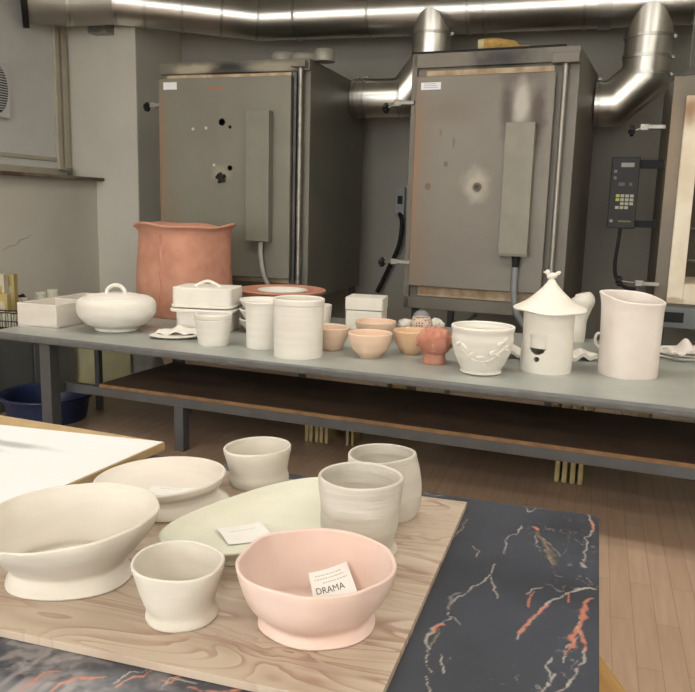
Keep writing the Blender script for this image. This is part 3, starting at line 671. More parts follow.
# square jar
p = at(363, 330, BZ); s, v = scales(p, 30)
sj = thing('square_jar', 'white square lidded block jar standing behind the peach bowls', 'jar', p, .10)
fin((lambda b_: ([setattr(q.co, 'y', q.co.y+17*s) for q in b_.verts], b_)[1])(rbox(18.5*s, 17*s, 0, 19*v, 2*s)), 'jar_body', CW2, sj, smooth=True, bevel=.003, ang=50)
fin((lambda b_: ([setattr(q.co, 'y', q.co.y+17*s) for q in b_.verts], b_)[1])(rbox(19*s, 17.5*s, 19.6*v, 32*v, 2*s)), 'lid', CW2, sj, smooth=True, bevel=.004, ang=50)
# dotted cup, grey cup, bits behind
dotm = mat('dotted_clay', (.62, .50, .42), .8)
N_, L_ = dotm.node_tree.nodes, dotm.node_tree.links
vo = N_.new('ShaderNodeTexVoronoi'); vo.inputs['Scale'].default_value = 55; vo.inputs['Randomness'].default_value = .15
tc = N_.new('ShaderNodeTexCoord'); L_.new(tc.outputs['Object'], vo.inputs[0])
mr = N_.new('ShaderNodeMath'); mr.operation = 'LESS_THAN'; mr.inputs[1].default_value = .32; L_.new(vo.outputs['Distance'], mr.inputs[0])
mx = N_.new('ShaderNodeMix'); mx.data_type = 'RGBA'; L_.new(mr.outputs[0], mx.inputs[0]); mx.inputs[6].default_value = (.66, .52, .42, 1); mx.inputs[7].default_value = (.22, .05, .03, 1)
L_.new(mx.outputs[2], N_['Principled BSDF'].inputs['Base Color'])
pot('dotted_cup', 'small cup with dark red dots behind the terracotta head', 'cup', 421, 334, [(8, 0), (10.5, 4), (11, 10), (9, 15)], BZ, dotm, t=1.6, floor=3)
pot('grey_beaker', 'tiny grey beaker right behind the dotted cup', 'cup', 421, 325, [(8, 0), (9, 3), (8.8, 7), (6.5, 11), (4.5, 12.5)], BZ, mat('grey_clay', (.30, .30, .31), .6), t=1.5, floor=3)
for i, (x, y, lab) in enumerate(((406, 327, 'small white crumpled flower left of the dotted cup'), (436, 327, 'small white crumpled flower right of the dotted cup'))):
    bm = B(); bmesh.ops.create_icosphere(bm, subdivisions=3, radius=.05)
    for q in bm.verts:
        a = math.atan2(q.co.y, q.co.x); q.co *= 1+.3*math.sin(5*a+i)*.6+.3*noise.noise(q.co*50); q.co.z = max(0, q.co.z*.8+.016)
    tag(fin(bm, 'clay_flower', CW2, loc=at(x, y, BZ), smooth=True), lab, 'clay flower')
# terracotta head
p = base_center(434, 365, 11, BZ); s, v = scales(p, 35)
hdm = lathe(B(), cat_rom([(0.01*s, 0), (9*s, 0), (11.5*s, .6*v), (11*s, 6*v), (10.5*s, 10*v), (14.5*s, 13*v), (17.3*s, 20*v), (16.3*s, 28*v), (11.5*s, 33.5*v), (5*s, 35.6*v), (.01*s, 36*v)], 6), 64)
sg = 5*s
for q in hdm.verts:
    if q.co.z > 9*v:
        q.co.x *= 1+.16*noise.noise(q.co*20); q.co.y *= 1+.16*noise.noise(q.co*20+Vector((3, 3, 3))); q.co += q.co.normalized()*.011*noise.noise(q.co*48)
tc_ = Vector((-p.x, -p.y, 0)).normalized()
hroot = thing('head_sculpture', 'small terracotta head on a neck at the bench front', 'sculpture', p)
fin(hdm, 'head', TERRA, hroot, smooth=True, ang=180)
rt_ = Vector((-tc_.y, tc_.x, 0))
def lump(off_u, h, off_f, sc, name):
    bm = B(); bmesh.ops.create_uvsphere(bm, u_segments=16, v_segments=10, radius=1)
    for q in bm.verts: q.co = Vector((q.co.x*sc[0], q.co.y*sc[1], q.co.z*sc[2]))*s
    fin(bm, name, TERRA, hroot, smooth=True, loc=rt_*(off_u*s)+tc_*(off_f*s)+Vector((0, 0, h*v)))
lump(-17, 19, 0, (1.8, 3, 3.4), 'ear'); lump(16.5, 19, 0, (1.6, 3, 3.4), 'ear'); lump(-1, 20, 15.5, (2.0, 2.2, 3.2), 'nose'); lump(-1, 14.5, 13.5, (4, 2, 1.2), 'mouth')
lump(-6, 24, 13.5, (3, 2, 1.3), 'brow'); lump(5, 24, 13.5, (3, 2, 1.3), 'brow')
# planter with vine
vp, p, s, v = pot('planter_body', '', '', 480.5, 376, [(18, 0), (20.5, 1.5), (20, 4), (24, 12), (28.5, 23), (30.3, 34), (29.8, 40), (31, 44), (31.3, 46)], BZ, CW, t=3, floor=5, amp=.003)
root = thing('vine_planter', 'white planter with raised vine leaves beside the terracotta head', 'planter', p); vp.parent = root; vp.location = (0, 0, 0)
pk = cat_rom([(18, 0), (20.5, 1.5), (20, 4), (24, 12), (28.5, 23), (30.3, 34), (29.8, 40), (31, 44), (31.3, 46)], 8)
def rad_at(h): return min(pk, key=lambda q: abs(q[1]-h))[0]
tcv = Vector((-p.x, -p.y, 0)).normalized(); a0 = math.atan2(tcv.y, tcv.x)
def onpot(ua, h, out=0):  # ua: angle to the right as seen from the front
    r = rad_at(h)+out; a = a0+ua; return Vector((r*s*math.cos(a), r*s*math.sin(a), h*v))
vine = [(-.75, 28), (-.55, 22), (-.3, 17), (-.05, 15), (.2, 16), (.45, 20), (.7, 27), (.95, 31)]
fin(tube(B(), cat_rom([tuple(onpot(u, h, .3)) for u, h in vine], 5), 1.0*s, 8), 'vine_stem', CW, root, smooth=True)
for (u, h, rr) in ((-.85, 31, .5), (-.62, 29, -.6), (-.35, 22, .9), (-.05, 20, .2), (.12, 12, -.8), (.35, 25, .9), (.6, 33, .5), (.55, 22, -.4), (.8, 36, .9), (.95, 27, 0)):
    c = onpot(u, h, 0.2); nr = Vector((c.x, c.y, 0)).normalized(); tg = Vector((-nr.y, nr.x, 0)); up = Vector((0, 0, 1))
    d = tg*math.cos(rr)+up*math.sin(rr); e_ = nr.cross(d)
    bm = B(); bmesh.ops.create_uvsphere(bm, u_segments=14, v_segments=8, radius=1)
    for q in bm.verts: q.co = c+d*(q.co.x*4.2*s)+e_*(q.co.y*2.1*s*(1-.35*q.co.x))+nr*(q.co.z*1.3*s)
    fin(bm, 'leaf', CW, root, smooth=True)
# birdhouse lantern
p = base_center(545.3, 375, 24.5, BZ); s, v = scales(p, 90)
bh = thing('birdhouse_lantern', 'white round birdhouse lantern with conical roof and little bird', 'birdhouse', p)
tcv = Vector((-p.x, -p.y, 0)).normalized(); a0 = math.atan2(tcv.y, tcv.x)
n = 240; hs = [h*.5 for h in range(0, 125)]
Rb = lambda h: (24.8+.5*math.sin(h/9))*s
bm = B(); Ro = []; Ri = []
for h in hs:
    Ro.append([bm.verts.new((Rb(h)*math.cos(a0+2*PI*j/n), Rb(h)*math.sin(a0+2*PI*j/n), h*v)) for j in range(n)])
    Ri.append([bm.verts.new(((Rb(h)-2.3*s)*math.cos(a0+2*PI*j/n), (Rb(h)-2.3*s)*math.sin(a0+2*PI*j/n), h*v)) for j in range(n)])
def hole(j, h):
    a = ((j+.5)/n*2*PI+PI) % (2*PI)-PI
    u = 24.8*math.sin(a) if abs(a) < 1.3 else 99
    u += 8.9    # the opening sits left of the middle: round below, straight above
    if u*u+(h-27)**2 < 8.3**2 and h <= 27: return True
    if abs(u) < 8.3 and 27 < h < 38: return True
    if u*u+(h-14.5)**2 < 2.7**2: return True
    return False
for i in range(len(hs)-1):
    for j in range(n):
        k = (j+1) % n; hh = hs[i]+.25
        if hole(j, hh): continue
        bm.faces.new((Ro[i][j], Ro[i][k], Ro[i+1][k], Ro[i+1][j])); bm.faces.new((Ri[i][j], Ri[i+1][j], Ri[i+1][k], Ri[i][k]))
        for (ii, jj, va) in ((i, j-1, 0), (i, j+1, 1), (i-1, j, 2), (i+1, j, 3)):
            if 0 <= ii < len(hs)-1 and hole(jj % n, hs[ii]+.25):
                e4 = [(Ro[i][j], Ri[i][j], Ri[i+1][j], Ro[i+1][j]), (Ro[i][k], Ro[i+1][k], Ri[i+1][k], Ri[i][k]), (Ro[i][j], Ro[i][k], Ri[i][k], Ri[i][j]), (Ro[i+1][j], Ri[i+1][j], Ri[i+1][k], Ro[i+1][k])][va]
                try: bm.faces.new(e4)
                except ValueError: pass
for j in range(n):
    k = (j+1) % n; bm.faces.new((Ro[-1][j], Ro[-1][k], Ri[-1][k], Ri[-1][j])); bm.faces.new((Ro[0][j], Ri[0][j], Ri[0][k], Ro[0][k]))
bm.verts.index_update()
loose = [q for q in bm.verts if not q.link_faces]; bmesh.ops.delete(bm, geom=loose, context='VERTS')
fin(bm, 'body', CW2, bh, smooth=True, ang=50)
fin(lathe(B(), [(0, .5*v), (23*s, .5*v), (23*s, 3*v), (0, 3*v)], 48), 'floor_disc', CW2, bh)
fin(tube(B(), [(0, 0, 24.5*v), (0, 0, 61*v)], 21.3*s, 48), 'inner_liner', CW2, bh, smooth=True, ang=50)
roofp = [(34.3, 60), (35, 61), (34.3, 62.3), (23, 69), (12, 79), (5, 87), (3, 90.5), (0.01, 91.5)]
def wr(x, y, z):
    a = math.atan2(y, x); q = math.hypot(x, y)/(36*s); return (x, y, z+.006*q*q*math.sin(2*a+1)+.003*q*q*math.sin(5*a))
rp = [(0.01*s, 85*v), (10*s, 75*v), (22*s, 65*v), (32.5*s, 60*v)]+[(r*s, h*v) for r, h in cat_rom(roofp, 4)]
rf = fin(lathe(B(), rp, 96, wr), 'roof', CW2, bh, smooth=True, ang=180)
bm = B()
c = Vector((0, 0, 94*v)); ru = Vector((-tcv.y, tcv.x, 0))
def blob(bm, c, d, ln_, r_):
    d = d.normalized(); bb = bmesh.ops.create_uvsphere(bm, u_segments=14, v_segments=10, radius=1)
    rot = Vector((1, 0, 0)).rotation_difference(d)
    for q in bb['verts']: q.co = c+rot @ Vector((q.co.x*ln_, q.co.y*r_, q.co.z*r_))
blob(bm, c, ru+Vector((0, 0, .15)), 5.2*s, 3.3*s); blob(bm, c+ru*(-4.5*s)+Vector((0, 0, 3.4*v)), Vector((0, 0, 1)), 2.8*s, 2.5*s)
blob(bm, c+ru*(5*s)+Vector((0, 0, 2.6*v)), ru+Vector((0, 0, .7)), 3.6*s, 1.9*s); blob(bm, c+ru*(-7*s)+Vector((0, 0, 3.4*v)), ru, 1.8*s, .8*s); blob(bm, c-Vector((0, 0, 3*v)), Vector((0, 0, 1)), 3*s, 2.6*s)
fin(bm, 'bird', CW2, rf, smooth=True)
# tall bent vessel behind the birdhouse
p = at(575, 341, BZ); s, v = scales(p, 45)
path = cat_rom([(0, 0, 0), (0, 0, 10*v), (1*s, 0, 22*v), (3*s, 0, 34*v), (5*s, 0, 42*v), (4*s, 0, 48*v)], 5)
rr = [x[0] for x in cat_rom([(9*s,), (9.5*s,), (9*s,), (10.5*s,), (11*s,), (7*s,)], 5)]
tag(fin(tube(B(), path, rr, 28), 'bent_vessel', CW2, smooth=True, ang=60, loc=p), 'white boot-shaped vessel standing right behind the birdhouse lantern', 'vessel')
# folded slabs beside birdhouse
wavy('wavy_slab', 'white folded clay slab between vine planter and birdhouse', 'clay slab', at(511, 357, BZ), .20, .16, .2, BZ, .06, 1.2, CW2, .016, 1.2)
wavy('wavy_slab', 'white folded clay slab right of the birdhouse body', 'clay slab', at(580, 359, BZ), .15, .16, .4, BZ, .04, 1.2, CW2, .022, 1.2)
# square tall pitcher (oval rounded-square) with spout at left
p = base_center(626.8, 380, 28, BZ); s, v = scales(p, 85)
tcv = Vector((-p.x, -p.y, 0)).normalized(); a0 = math.atan2(tcv.y, tcv.x); ru = Vector((-tcv.y, tcv.x, 0))
prof = [(27, 0), (27.6, 3), (27.6, 30), (27.8, 52), (28, 68), (29, 77)]
pr = vessel_prof([(r*s, h*v) for r, h in prof], 2.4*s, 6*v)
def wq(x, y, z):
    u = x*ru.x+y*ru.y; w = x*tcv.x+y*tcv.y; a = math.atan2(w, u); q = z/(77*v)
    k = 1+.05*math.cos(4*(a-.25)); u *= k; w *= k*.95
    lip = max(0, -u/(30*s))**10*max(0, 1-abs(w)/(18*s))
    dz = q**3*(.016*(-u/(30*s))-.016*w/(28*s))+lip*q**4*.004
    u -= lip*q**3*3*s
    return (u*ru.x+w*tcv.x, u*ru.y+w*tcv.y, z+dz)
tag(fin(lathe(B(), pr, 96, wq), 'square_pitcher', CPINKW, smooth=True, ang=180, loc=p), 'tall rosy-white square pitcher with pinched spout, right end of bench', 'pitcher')
# cup with handle hidden behind the pitcher
cp2 = base_center(611, 357, 10, BZ); s, v = scales(cp2, 20)
mg = thing('mug', 'white mug mostly hidden behind tall rosy pitcher, handle at left', 'mug', cp2)
fin(lathe(B(), vessel_prof([(9*s, 0), (10*s, 2*v), (10*s, 24*v)], 1.6*s, 3*v), 48), 'mug_body', CW2, mg, smooth=True, ang=180)
fin(tube(B(), cat_rom([tuple(ru*(-9.5*s)+Vector((0, 0, 21*v))), tuple(ru*(-15*s)+Vector((0, 0, 20*v))), tuple(ru*(-16*s)+Vector((0, 0, 12*v))), tuple(ru*(-9.5*s)+Vector((0, 0, 5*v)))], 6), 1.5*s, 10), 'handle', CW2, mg, smooth=True)
# plates at the right end
base = at(684, 357, BZ)
pl, p, s, v = pot('shallow_plate', 'bottom plate of the pile at the right edge', 'plate', 684, 366, [(26, 0), (27, .6), (30, 2.6)], BZ, CW2, t=2, floor=1.2, base=base, group='plates at the right edge', amp=.02)
c = pl.copy(); C.objects.link(c); c.location = base+Vector((.01, .005, 3.0*v)); c.rotation_euler.z = .8; c['label'] = 'upper plate of the pile at the right edge under wavy slab'
wavy('wavy_slab', 'white peaked clay slab resting on the plates at right edge', 'clay slab', at(684, 357, BZ+.02), .20, .16, .3, BZ+.004+5.8*v, .08, 1.5, CPINKW, .01, .2)
# ================================================================== LEFT REAR CORNER: cabinet with jars, basket, cartons
cab = thing('storage_cabinet', 'dark grey low cabinet in the corner beyond the bench', 'cabinet', (-4.46, 4.02, 0))
fin(bx(0, .66, 0, .95, .0, .60), 'carcass', mat('cabinet_grey', (.11, .115, .11), .6, var=.15), cab, bevel=.006)
fin(bx(-.01, .68, -.02, .97, .60, .62), 'cabinet_top', mat('cabinet_top_grey', (.2, .2, .18), .6), cab, bevel=.003)
fin(bx(.661, .672, .03, .46, .06, .58), 'door', mat('cabinet_door', (.13, .135, .13), .6), cab, bevel=.003); fin(bx(.661, .672, .48, .93, .06, .58), 'door', MATS['cabinet_door'], cab, bevel=.003)
CZ = .62
ya = mat('carton_yellow', (.42, .32, .12), .7, col2=(.34, .27, .12), vscale=9); yb_ = mat('carton_cream', (.50, .46, .33), .7, var=.15, vscale=20)
def onY(px, Yc): d = ray(px, 300); return Vector((d.x/d.y*Yc, Yc, CZ))
def carton(px, Yc, w, d, h, mt, label, rz=.2):
    t = thing('carton', label, 'carton', onY(px, Yc), rz, None); h *= 1.35
    fin(bx(-w/2, w/2, -d/2, d/2, 0, h), 'box', mt, t, bevel=.003)
    fin(bx(-w*.28, w*.28, -d/2-.001, -d/2+.001, h*.3, h*.75), 'printed_panel', yb_ if mt is ya else ya, t)
    return t
carton(2, 4.3, .07, .07, .24, yb_, 'tall cream and yellow carton at the left edge behind the basket', .3)
carton(11, 4.38, .08, .06, .235, ya, 'tall yellow carton beside the cream carton at left edge', .3)
carton(3, 4.20, .09, .05, .15, ya, 'shorter yellow carton in front of the two tall cartons', .2)
jm = mat('jar_pale', (.50, .50, .40), .3, var=.15, vscale=30); jl = mat('jar_lid', (.62, .60, .50), .5)
def jar(px, Yc, r, h, label):
    t = thing('glaze_jar', label, 'jar', onY(px, Yc), 0, None)
    fin(lathe(B(), [(0, 0), (r, 0), (r, h*.8), (r*.85, h*.86), (0, h*.86)], 28), 'jar_body', jm, t, smooth=True, ang=40)
    fin(lathe(B(), [(0, h*.86), (r*.92, h*.86), (r*.92, h), (0, h)], 28), 'lid', jl, t, smooth=True, ang=40)
jar(16, 4.55, .036, .125, 'pale glaze jar just behind the wire basket')
jar(24, 4.62, .036, .12, 'pale glaze jar second from the basket')
jar(31, 4.50, .036, .10, 'pale glaze jar third from the basket')
jar(41, 4.78, .042, .15, 'pale jar leaning with open mouth above the tray')
jar(53, 4.85, .045, .165, 'pale jar at the right end of the jar row above the tray')
p = onY(21, 4.85)
bm = B(); bmesh.ops.create_uvsphere(bm, u_segments=16, v_segments=10, radius=.05)
for q in bm.verts: q.co.z = max(0, q.co.z*1.0+.06); q.co.x *= 1.2; q.co *= 1+.2*noise.noise(q.co*30)
tag(fin(bm, 'black_cloth', BLACK, smooth=True, loc=p), 'black crumpled cloth behind the pale jars', 'cloth')
wb = thing('wire_basket', 'black wire basket of small tiles at the left edge', 'basket', onY(5, 3.96)+Vector((0, 0, 0)), .1)
wb.location = onY(6, 4.08)
bm = B(); BW, BD, BH = .13, .05, .105
for z in (.0, .045, .1):
    for (x0, y0, x1, y1) in ((-BW, -BD, BW, -BD), (BW, -BD, BW, BD), (BW, BD, -BW, BD), (-BW, BD, -BW, -BD)):
        tube(bm, [(x0, y0, z+.004), (x1, y1, z+.004)], .004, 6)
for k in range(7):
    x = -BW+2*BW*k/6; tube(bm, [(x, -BD, 0.004), (x, -BD, BH)], .0025, 6); tube(bm, [(x, BD, 0.004), (x, BD, BH)], .0025, 6)
fin(bm, 'wire_frame', BLACK, wb, smooth=True)
for k in range(6):
    x = -BW+.02+k*.042
    tl = tag(fin(bx(x, x+.030, -.03, .03, 0, .085+.01*(k % 2)), 'glaze_tile', jm, bevel=.003), 'small pale glaze test tile standing in the wire basket', 'tile', 'test tiles in the wire basket')
    tl.location = wb.location+Vector((0, 0, .006)); tl.rotation_euler.z = .1
# blue tub on the floor
p = Vector((-3.30, 4.30, 0))
tb = thing('blue_tub', 'round dark blue plastic tub on the floor beneath the bench end', 'tub', p)
BLUE = mat('blue_plastic', (.012, .022, .07), .4)
pt = base_center(48, 427, 36, 0); tb.location = pt; s, v = scales(pt, 30)
fin(lathe(B(), vessel_prof([(36*s, 0), (37*s, .01), (41*s, 22*v), (43*s, 24*v)], .012, .02, 2), 64), 'tub_body', BLUE, tb, smooth=True, ang=60)
fin(tube(B(), [(44*s*math.cos(a*PI/24), 44*s*math.sin(a*PI/24), 24*v) for a in range(49)], .011, 10), 'rolled_rim', BLUE, tb, smooth=True)
# leaning board, sack, panels behind the bench
lb = at(82, 394, 0)
o = tag(fin(bx(-.42, .30, -.01, .01, 0, .56), 'leaning_board', mat('yellow_board', (.44, .40, .22), .7, col2=(.36, .33, .21), vscale=6)), 'large yellowish board standing upright beneath the left end of the bench', 'board')
o.location = (lb.x, 5.03, 0); o.rotation_euler = (.0, 0, .05)
sk = at(135, 388, 0)
bm = rbox(.13, .07, 0, .42, .04)
bmesh.ops.subdivide_edges(bm, edges=bm.edges, cuts=3, use_grid_fill=True)
for q in bm.verts: q.co += Vector((1, 1, 0))*noise.noise(q.co*9)*.03; q.co.y *= 1-.6*max(0, q.co.z-.2)/.25
tag(fin(bm, 'paper_sack', mat('sack_grey', (.30, .30, .26), .8, var=.2, vscale=14), smooth=True, loc=(sk.x+.10, 5.14, 0)), 'grey-green paper sack standing on the floor beside the yellowish board', 'sack')
# kiln props and slabs: stacks on the floor under the bench and on the shelf
PR = mat('kiln_prop', (.48, .39, .20), .85, col2=(.34, .26, .13), vscale=10, bump=.2)
def slabs(x, y, n, w, d, h, gap, label, group, z=0, first=[None]):
    for k in range(n):
        if first[0] is None or True:
            o = fin(bx(-w/2, w/2, -d/2, d/2, 0, h), 'kiln_slab', PR, bevel=.002)
        o.location = (x+k*(w+gap), y, z); o.rotation_euler = (0, 0, random.uniform(-.06, .06)); tag(o, label, 'kiln slab', group)
for (px, py, n_, w_, lab) in ((312, 437, 5, .022, 'narrow yellowish kiln slabs standing on the floor under bench middle, left pile'), (352, 441, 2, .016, 'thin kiln slabs standing on the floor just right of left pile'), (558, 476, 4, .026, 'narrow yellowish kiln slabs standing on the floor below the birdhouse')):
    q = at(px, py, 0)
    slabs(q.x, q.y, n_, w_, .20, SZ-.06 if False else .20, .012, lab, lab.replace('narrow ', '').replace('thin ', ''))
for (px, n_, w_, h_, lab, mt) in ((383, 2, .10, .47, 'pale upright packet behind the lower shelf, seen below the peach bowls', 1), (437, 1, .13, .46, 'cream upright packet behind the lower shelf, below the terracotta head', 1), (558, 4, .035, .47, 'upright kiln slab behind the lower shelf, below the birdhouse', 0), (628, 2, .06, .46, 'pale upright packet behind the lower shelf, below the rosy pitcher', 1), (675, 1, .22, .46, 'tan upright packet behind the lower shelf at the right edge', 1)):
    for k in range(n_):
        q = BO+BU*(benchpt(px, 400, 1.16)[0]+k*(w_+.03))+BN*1.16
        o = fin(bx(-w_/2, w_/2, -.06, .06, 0, h_+.01*(k % 2)), 'clay_packet' if mt else 'kiln_slab', (yb_, ya)[k % 2] if mt else PR, bevel=.003, loc=(q.x, q.y, 0), rz=BR)
        tag(o, lab, 'packet' if mt else 'kiln slab', lab.replace('packet', 'packets').replace('slab', 'slabs') if n_ > 1 else None)
# ================================================================== NEAR TABLE
TZ = .75
TX1, TY1, TX0, TY0 = .056, 1.822, -2.3, .35
mtb = thing('marble_table', 'near table with black laminate top veined in white and orange', 'table', (TX1, TY1, 0))
# tabletop: fine grid so the printed veins can follow their own lines (colour attribute = the laminate's print)
veins = []
def V(pts, w, col, z3=True):
    q = [(400+x/2.356, 440+y/2.356) for x, y in pts] if z3 else pts
    q = [at(x, y, TZ) for x, y in q]; veins.append(([(p.x, p.y) for p in q], w, col))
OR, WH, GO = (.50, .19, .12), (.40, .37, .34), (.26, .21, .15)
V([(272, 470), (278, 450), (310, 420), (350, 388), (390, 362), (430, 348), (460, 350)], .0035, WH)
V([(275, 458), (300, 425), (322, 412), (350, 392)], .0045, OR)
V([(395, 360), (400, 385)], .002, OR)
V([(405, 490), (403, 462), (415, 450), (430, 440), (438, 410), (432, 385), (450, 372)], .0055, OR)
V([(436, 500), (428, 470), (424, 445)], .0055, OR)
V([(385, 500), (398, 492), (408, 470)], .003, OR)
V([(380, 520), (388, 490), (400, 480), (420, 460), (430, 420)], .0018, WH)
V([(65, 492), (60, 470), (75, 445), (98, 433)], .0035, WH); V([(75, 450), (90, 437), (100, 435)], .004, OR)
V([(70, 488), (85, 470), (92, 445)], .003, GO)
V([(100, 432), (118, 418), (140, 436)], .002, WH)
V([(115, 412), (122, 392), (135, 372), (165, 352), (195, 330), (212, 312), (222, 292)], .0018, WH)
V([(118, 400), (125, 380), (120, 368), (140, 360)], .004, (.2, .2, .2))
V([(210, 318), (218, 345), (236, 376)], .0022, WH)
V([(246, 268), (250, 238), (270, 222), (288, 203)], .0018, WH)
V([(315, 205), (325, 210)], .007, OR); V([(322, 215), (335, 235), (350, 260), (365, 290)], .009, (.16, .13, .10))
V([(330, 225), (345, 245), (352, 270), (362, 296)], .0025, GO); V([(340, 235), (365, 255), (375, 275)], .0025, GO); V([(318, 225), (322, 250), (335, 262)], .0015, WH)
V([(440, 172), (452, 200), (446, 225), (438, 250), (436, 285)], .0022, WH); V([(448, 190), (453, 215)], .003, OR); V([(430, 290), (436, 298)], .006, WH)
V([(340, 594), (348, 560), (345, 535), (360, 505)], .002, WH); V([(375, 594), (395, 575), (415, 550), (430, 515), (436, 490)], .0025, WH)
V([(352, 575), (360, 550)], .003, WH)
V([(58, 495), (62, 525), (72, 550)], .0015, WH); V([(93, 505), (100, 530), (104, 552)], .0018, WH); V([(60, 560), (75, 594)], .0015, WH)
V([(172, 250), (180, 262), (176, 278)], .0015, WH); V([(300, 365), (312, 352), (335, 350)], .002, WH); V([(302, 395), (308, 372), (318, 358)], .002, OR)
V([(60, 122), (78, 132), (98, 128)], .002, WH); V([(225, 138), (245, 150), (256, 143)], .0025, WH); V([(290, 150), (310, 170), (325, 160)], .0018, WH)
V([(130, 230), (150, 200), (162, 188)], .0015, WH); V([(395, 165), (420, 168), (440, 175)], .002, WH); V([(415, 320), (440, 325), (455, 340)], .0015, WH)
V([(60, 700-0), (120, 500)], .0001, WH)
z1 = lambda pts: [(x/2.317, 400+y/2.317) for x, y in pts]
V(z1([(110, 672), (140, 655), (180, 650), (215, 642), (240, 640)]), .005, OR, False)
V(z1([(265, 665), (290, 650), (330, 640), (352, 625)]), .004, OR, False); V(z1([(380, 650), (400, 655), (420, 640)]), .003, OR, False)
V(z1([(260, 655), (300, 632), (345, 622)]), .002, WH, False); V(z1([(370, 670), (400, 645), (450, 660)]), .002, WH, False)
V(z1([(20, 640), (60, 620), (110, 590), (120, 575)]), .008, (.24, .22, .22), False); V(z1([(5, 660), (50, 650), (120, 640)]), .012, (.25, .20, .19), False)
V(z1([(30, 560), (70, 570), (100, 575)]), .010, (.20, .20, .21), False); V(z1([(140, 610), (200, 600), (260, 615)]), .008, (.14, .13, .14), False)
V(z1([(0, 600), (40, 585), (90, 590)]), .012, (.22, .20, .20), False); V(z1([(430, 668), (500, 676), (560, 676)]), .003, OR, False)
V(z1([(60, 660), (90, 640), (140, 625)]), .003, OR, False)
import numpy as np
step = .0026
nx, ny = int((TX1-TX0-.004)/step), int((TY1-TY0-.004)/step)
X0v, Y0v = TX0, TY0
# only the part of the top the picture can show is gridded finely
gx = np.concatenate([np.arange(TX0, -1.15, .05), np.arange(-1.15, TX1-.0001, step), [TX1]])
gy = np.concatenate([np.arange(TY0, .85, .05), np.arange(.85, TY1-.0001, step), [TY1]])
XX, YY = np.meshgrid(gx, gy, indexing='ij')
rng = np.random.RandomState(3)
def vnoise(x, y, sc, seed):
    r = np.random.RandomState(seed); G = r.rand(256, 256)
    fx, fy = x*sc+100, y*sc+100; ix, iy = np.floor(fx).astype(int), np.floor(fy).astype(int); tx, ty = fx-ix, fy-iy
    tx, ty = tx*tx*(3-2*tx), ty*ty*(3-2*ty); g = lambda a, b_: G[a % 256, b_ % 256]
    return (g(ix, iy)*(1-tx)+g(ix+1, iy)*tx)*(1-ty)+(g(ix, iy+1)*(1-tx)+g(ix+1, iy+1)*tx)*ty
def fbm(x, y, sc, seed, o=4): return sum(vnoise(x, y, sc*2**k, seed+k)*.5**k for k in range(o))/sum(.5**k for k in range(o))
JX = XX+(fbm(XX, YY, 38, 1)-.5)*.02; JY = YY+(fbm(XX, YY, 38, 9)-.5)*.02
cl = fbm(XX, YY, 7, 21); base_c = np.array([.040, .046, .062])
COL = np.ones(XX.shape+(4,)); COL[..., :3] = base_c[None, None]*(0.65+.75*cl[..., None])
# greyer clouding of the print toward the left
lf = np.clip((-.25-XX)/.5, 0, 1)*np.clip((fbm(XX, YY, 14, 33)-.42)*5, 0, 1)
lf = lf*np.clip((fbm(XX, YY, 60, 44)-.25)*2.2, 0, 1)
COL[..., :3] = COL[..., :3]*(1-.75*lf[..., None])+np.array([.34, .315, .32])*.75*lf[..., None]
br_ = fbm(XX, YY, 90, 55)
# fine crackle of the print
ridge = np.abs(fbm(XX, YY, 22, 70, 3)-.5); msk = np.clip((fbm(XX, YY, 6, 80, 2)-.46)*7, 0, 1)*np.clip((fbm(XX, YY, 40, 91, 2)-.45)*8, 0, 1)
fine = np.clip(1-ridge/.012, 0, 1)*msk*.6
COL[..., :3] = COL[..., :3]*(1-fine[..., None])+np.array([.42, .36, .32])*fine[..., None]
for pts, w, col in veins:
    for (x0, y0), (x1, y1) in zip(pts, pts[1:]):
        dx, dy = x1-x0, y1-y0; l2 = dx*dx+dy*dy+1e-12
        t = np.clip(((JX-x0)*dx+(JY-y0)*dy)/l2, 0, 1); d = np.hypot(JX-x0-t*dx, JY-y0-t*dy)
        a = np.clip(1.5-d/(w*(.15+.95*br_)), 0, 1)*.92
        a *= np.clip(.35+1.5*br_, 0, 1)
        COL[..., :3] = COL[..., :3]*(1-a[..., None])+np.array(col)*a[..., None]
me = bpy.data.meshes.new('tabletop')
nxg, nyg = XX.shape
rc = .018
VX, VY = XX.copy()-TX1, YY.copy()-TY1
# rounded far right corner
ccx, ccy = -rc, -rc
mk = (VX > ccx) & (VY > ccy)
ddx, ddy = VX-ccx, VY-ccy; mx_ = np.maximum(ddx, ddy); hy = np.hypot(ddx, ddy)+1e-9
VX = np.where(mk, ccx+ddx*mx_/hy, VX); VY = np.where(mk, ccy+ddy*mx_/hy, VY)
top = np.stack([VX, VY, np.full_like(VX, TZ)], -1).reshape(-1, 3)
idx = np.arange(nxg*nyg).reshape(nxg, nyg)
per = np.concatenate([idx[:, 0], idx[-1, 1:], idx[-2::-1, -1], idx[0, -2:0:-1]])
bot = top[per].copy(); bot[:, 2] = TZ-.028
verts = np.concatenate([top, bot]); nb = len(per); b0 = len(top)
quads = np.stack([idx[:-1, :-1], idx[1:, :-1], idx[1:, 1:], idx[:-1, 1:]], -1).reshape(-1, 4)
pj = np.roll(per, -1); sideq = np.stack([per, b0+np.arange(nb), b0+np.roll(np.arange(nb), -1), pj], -1)
allq = np.concatenate([quads, sideq]); nq = len(allq)
me.vertices.add(len(verts)); me.vertices.foreach_set('co', verts.astype(np.float32).ravel())
me.loops.add(nq*4+nb); me.polygons.add(nq+1)
me.loops.foreach_set('vertex_index', np.concatenate([allq.ravel(), (b0+np.arange(nb))[::-1]]).astype(np.int32))
me.polygons.foreach_set('loop_start', np.concatenate([np.arange(nq)*4, [nq*4]]).astype(np.int32))
mi = np.zeros(nq+1, np.int32); mi[len(quads):] = 1; me.polygons.foreach_set('material_index', mi)
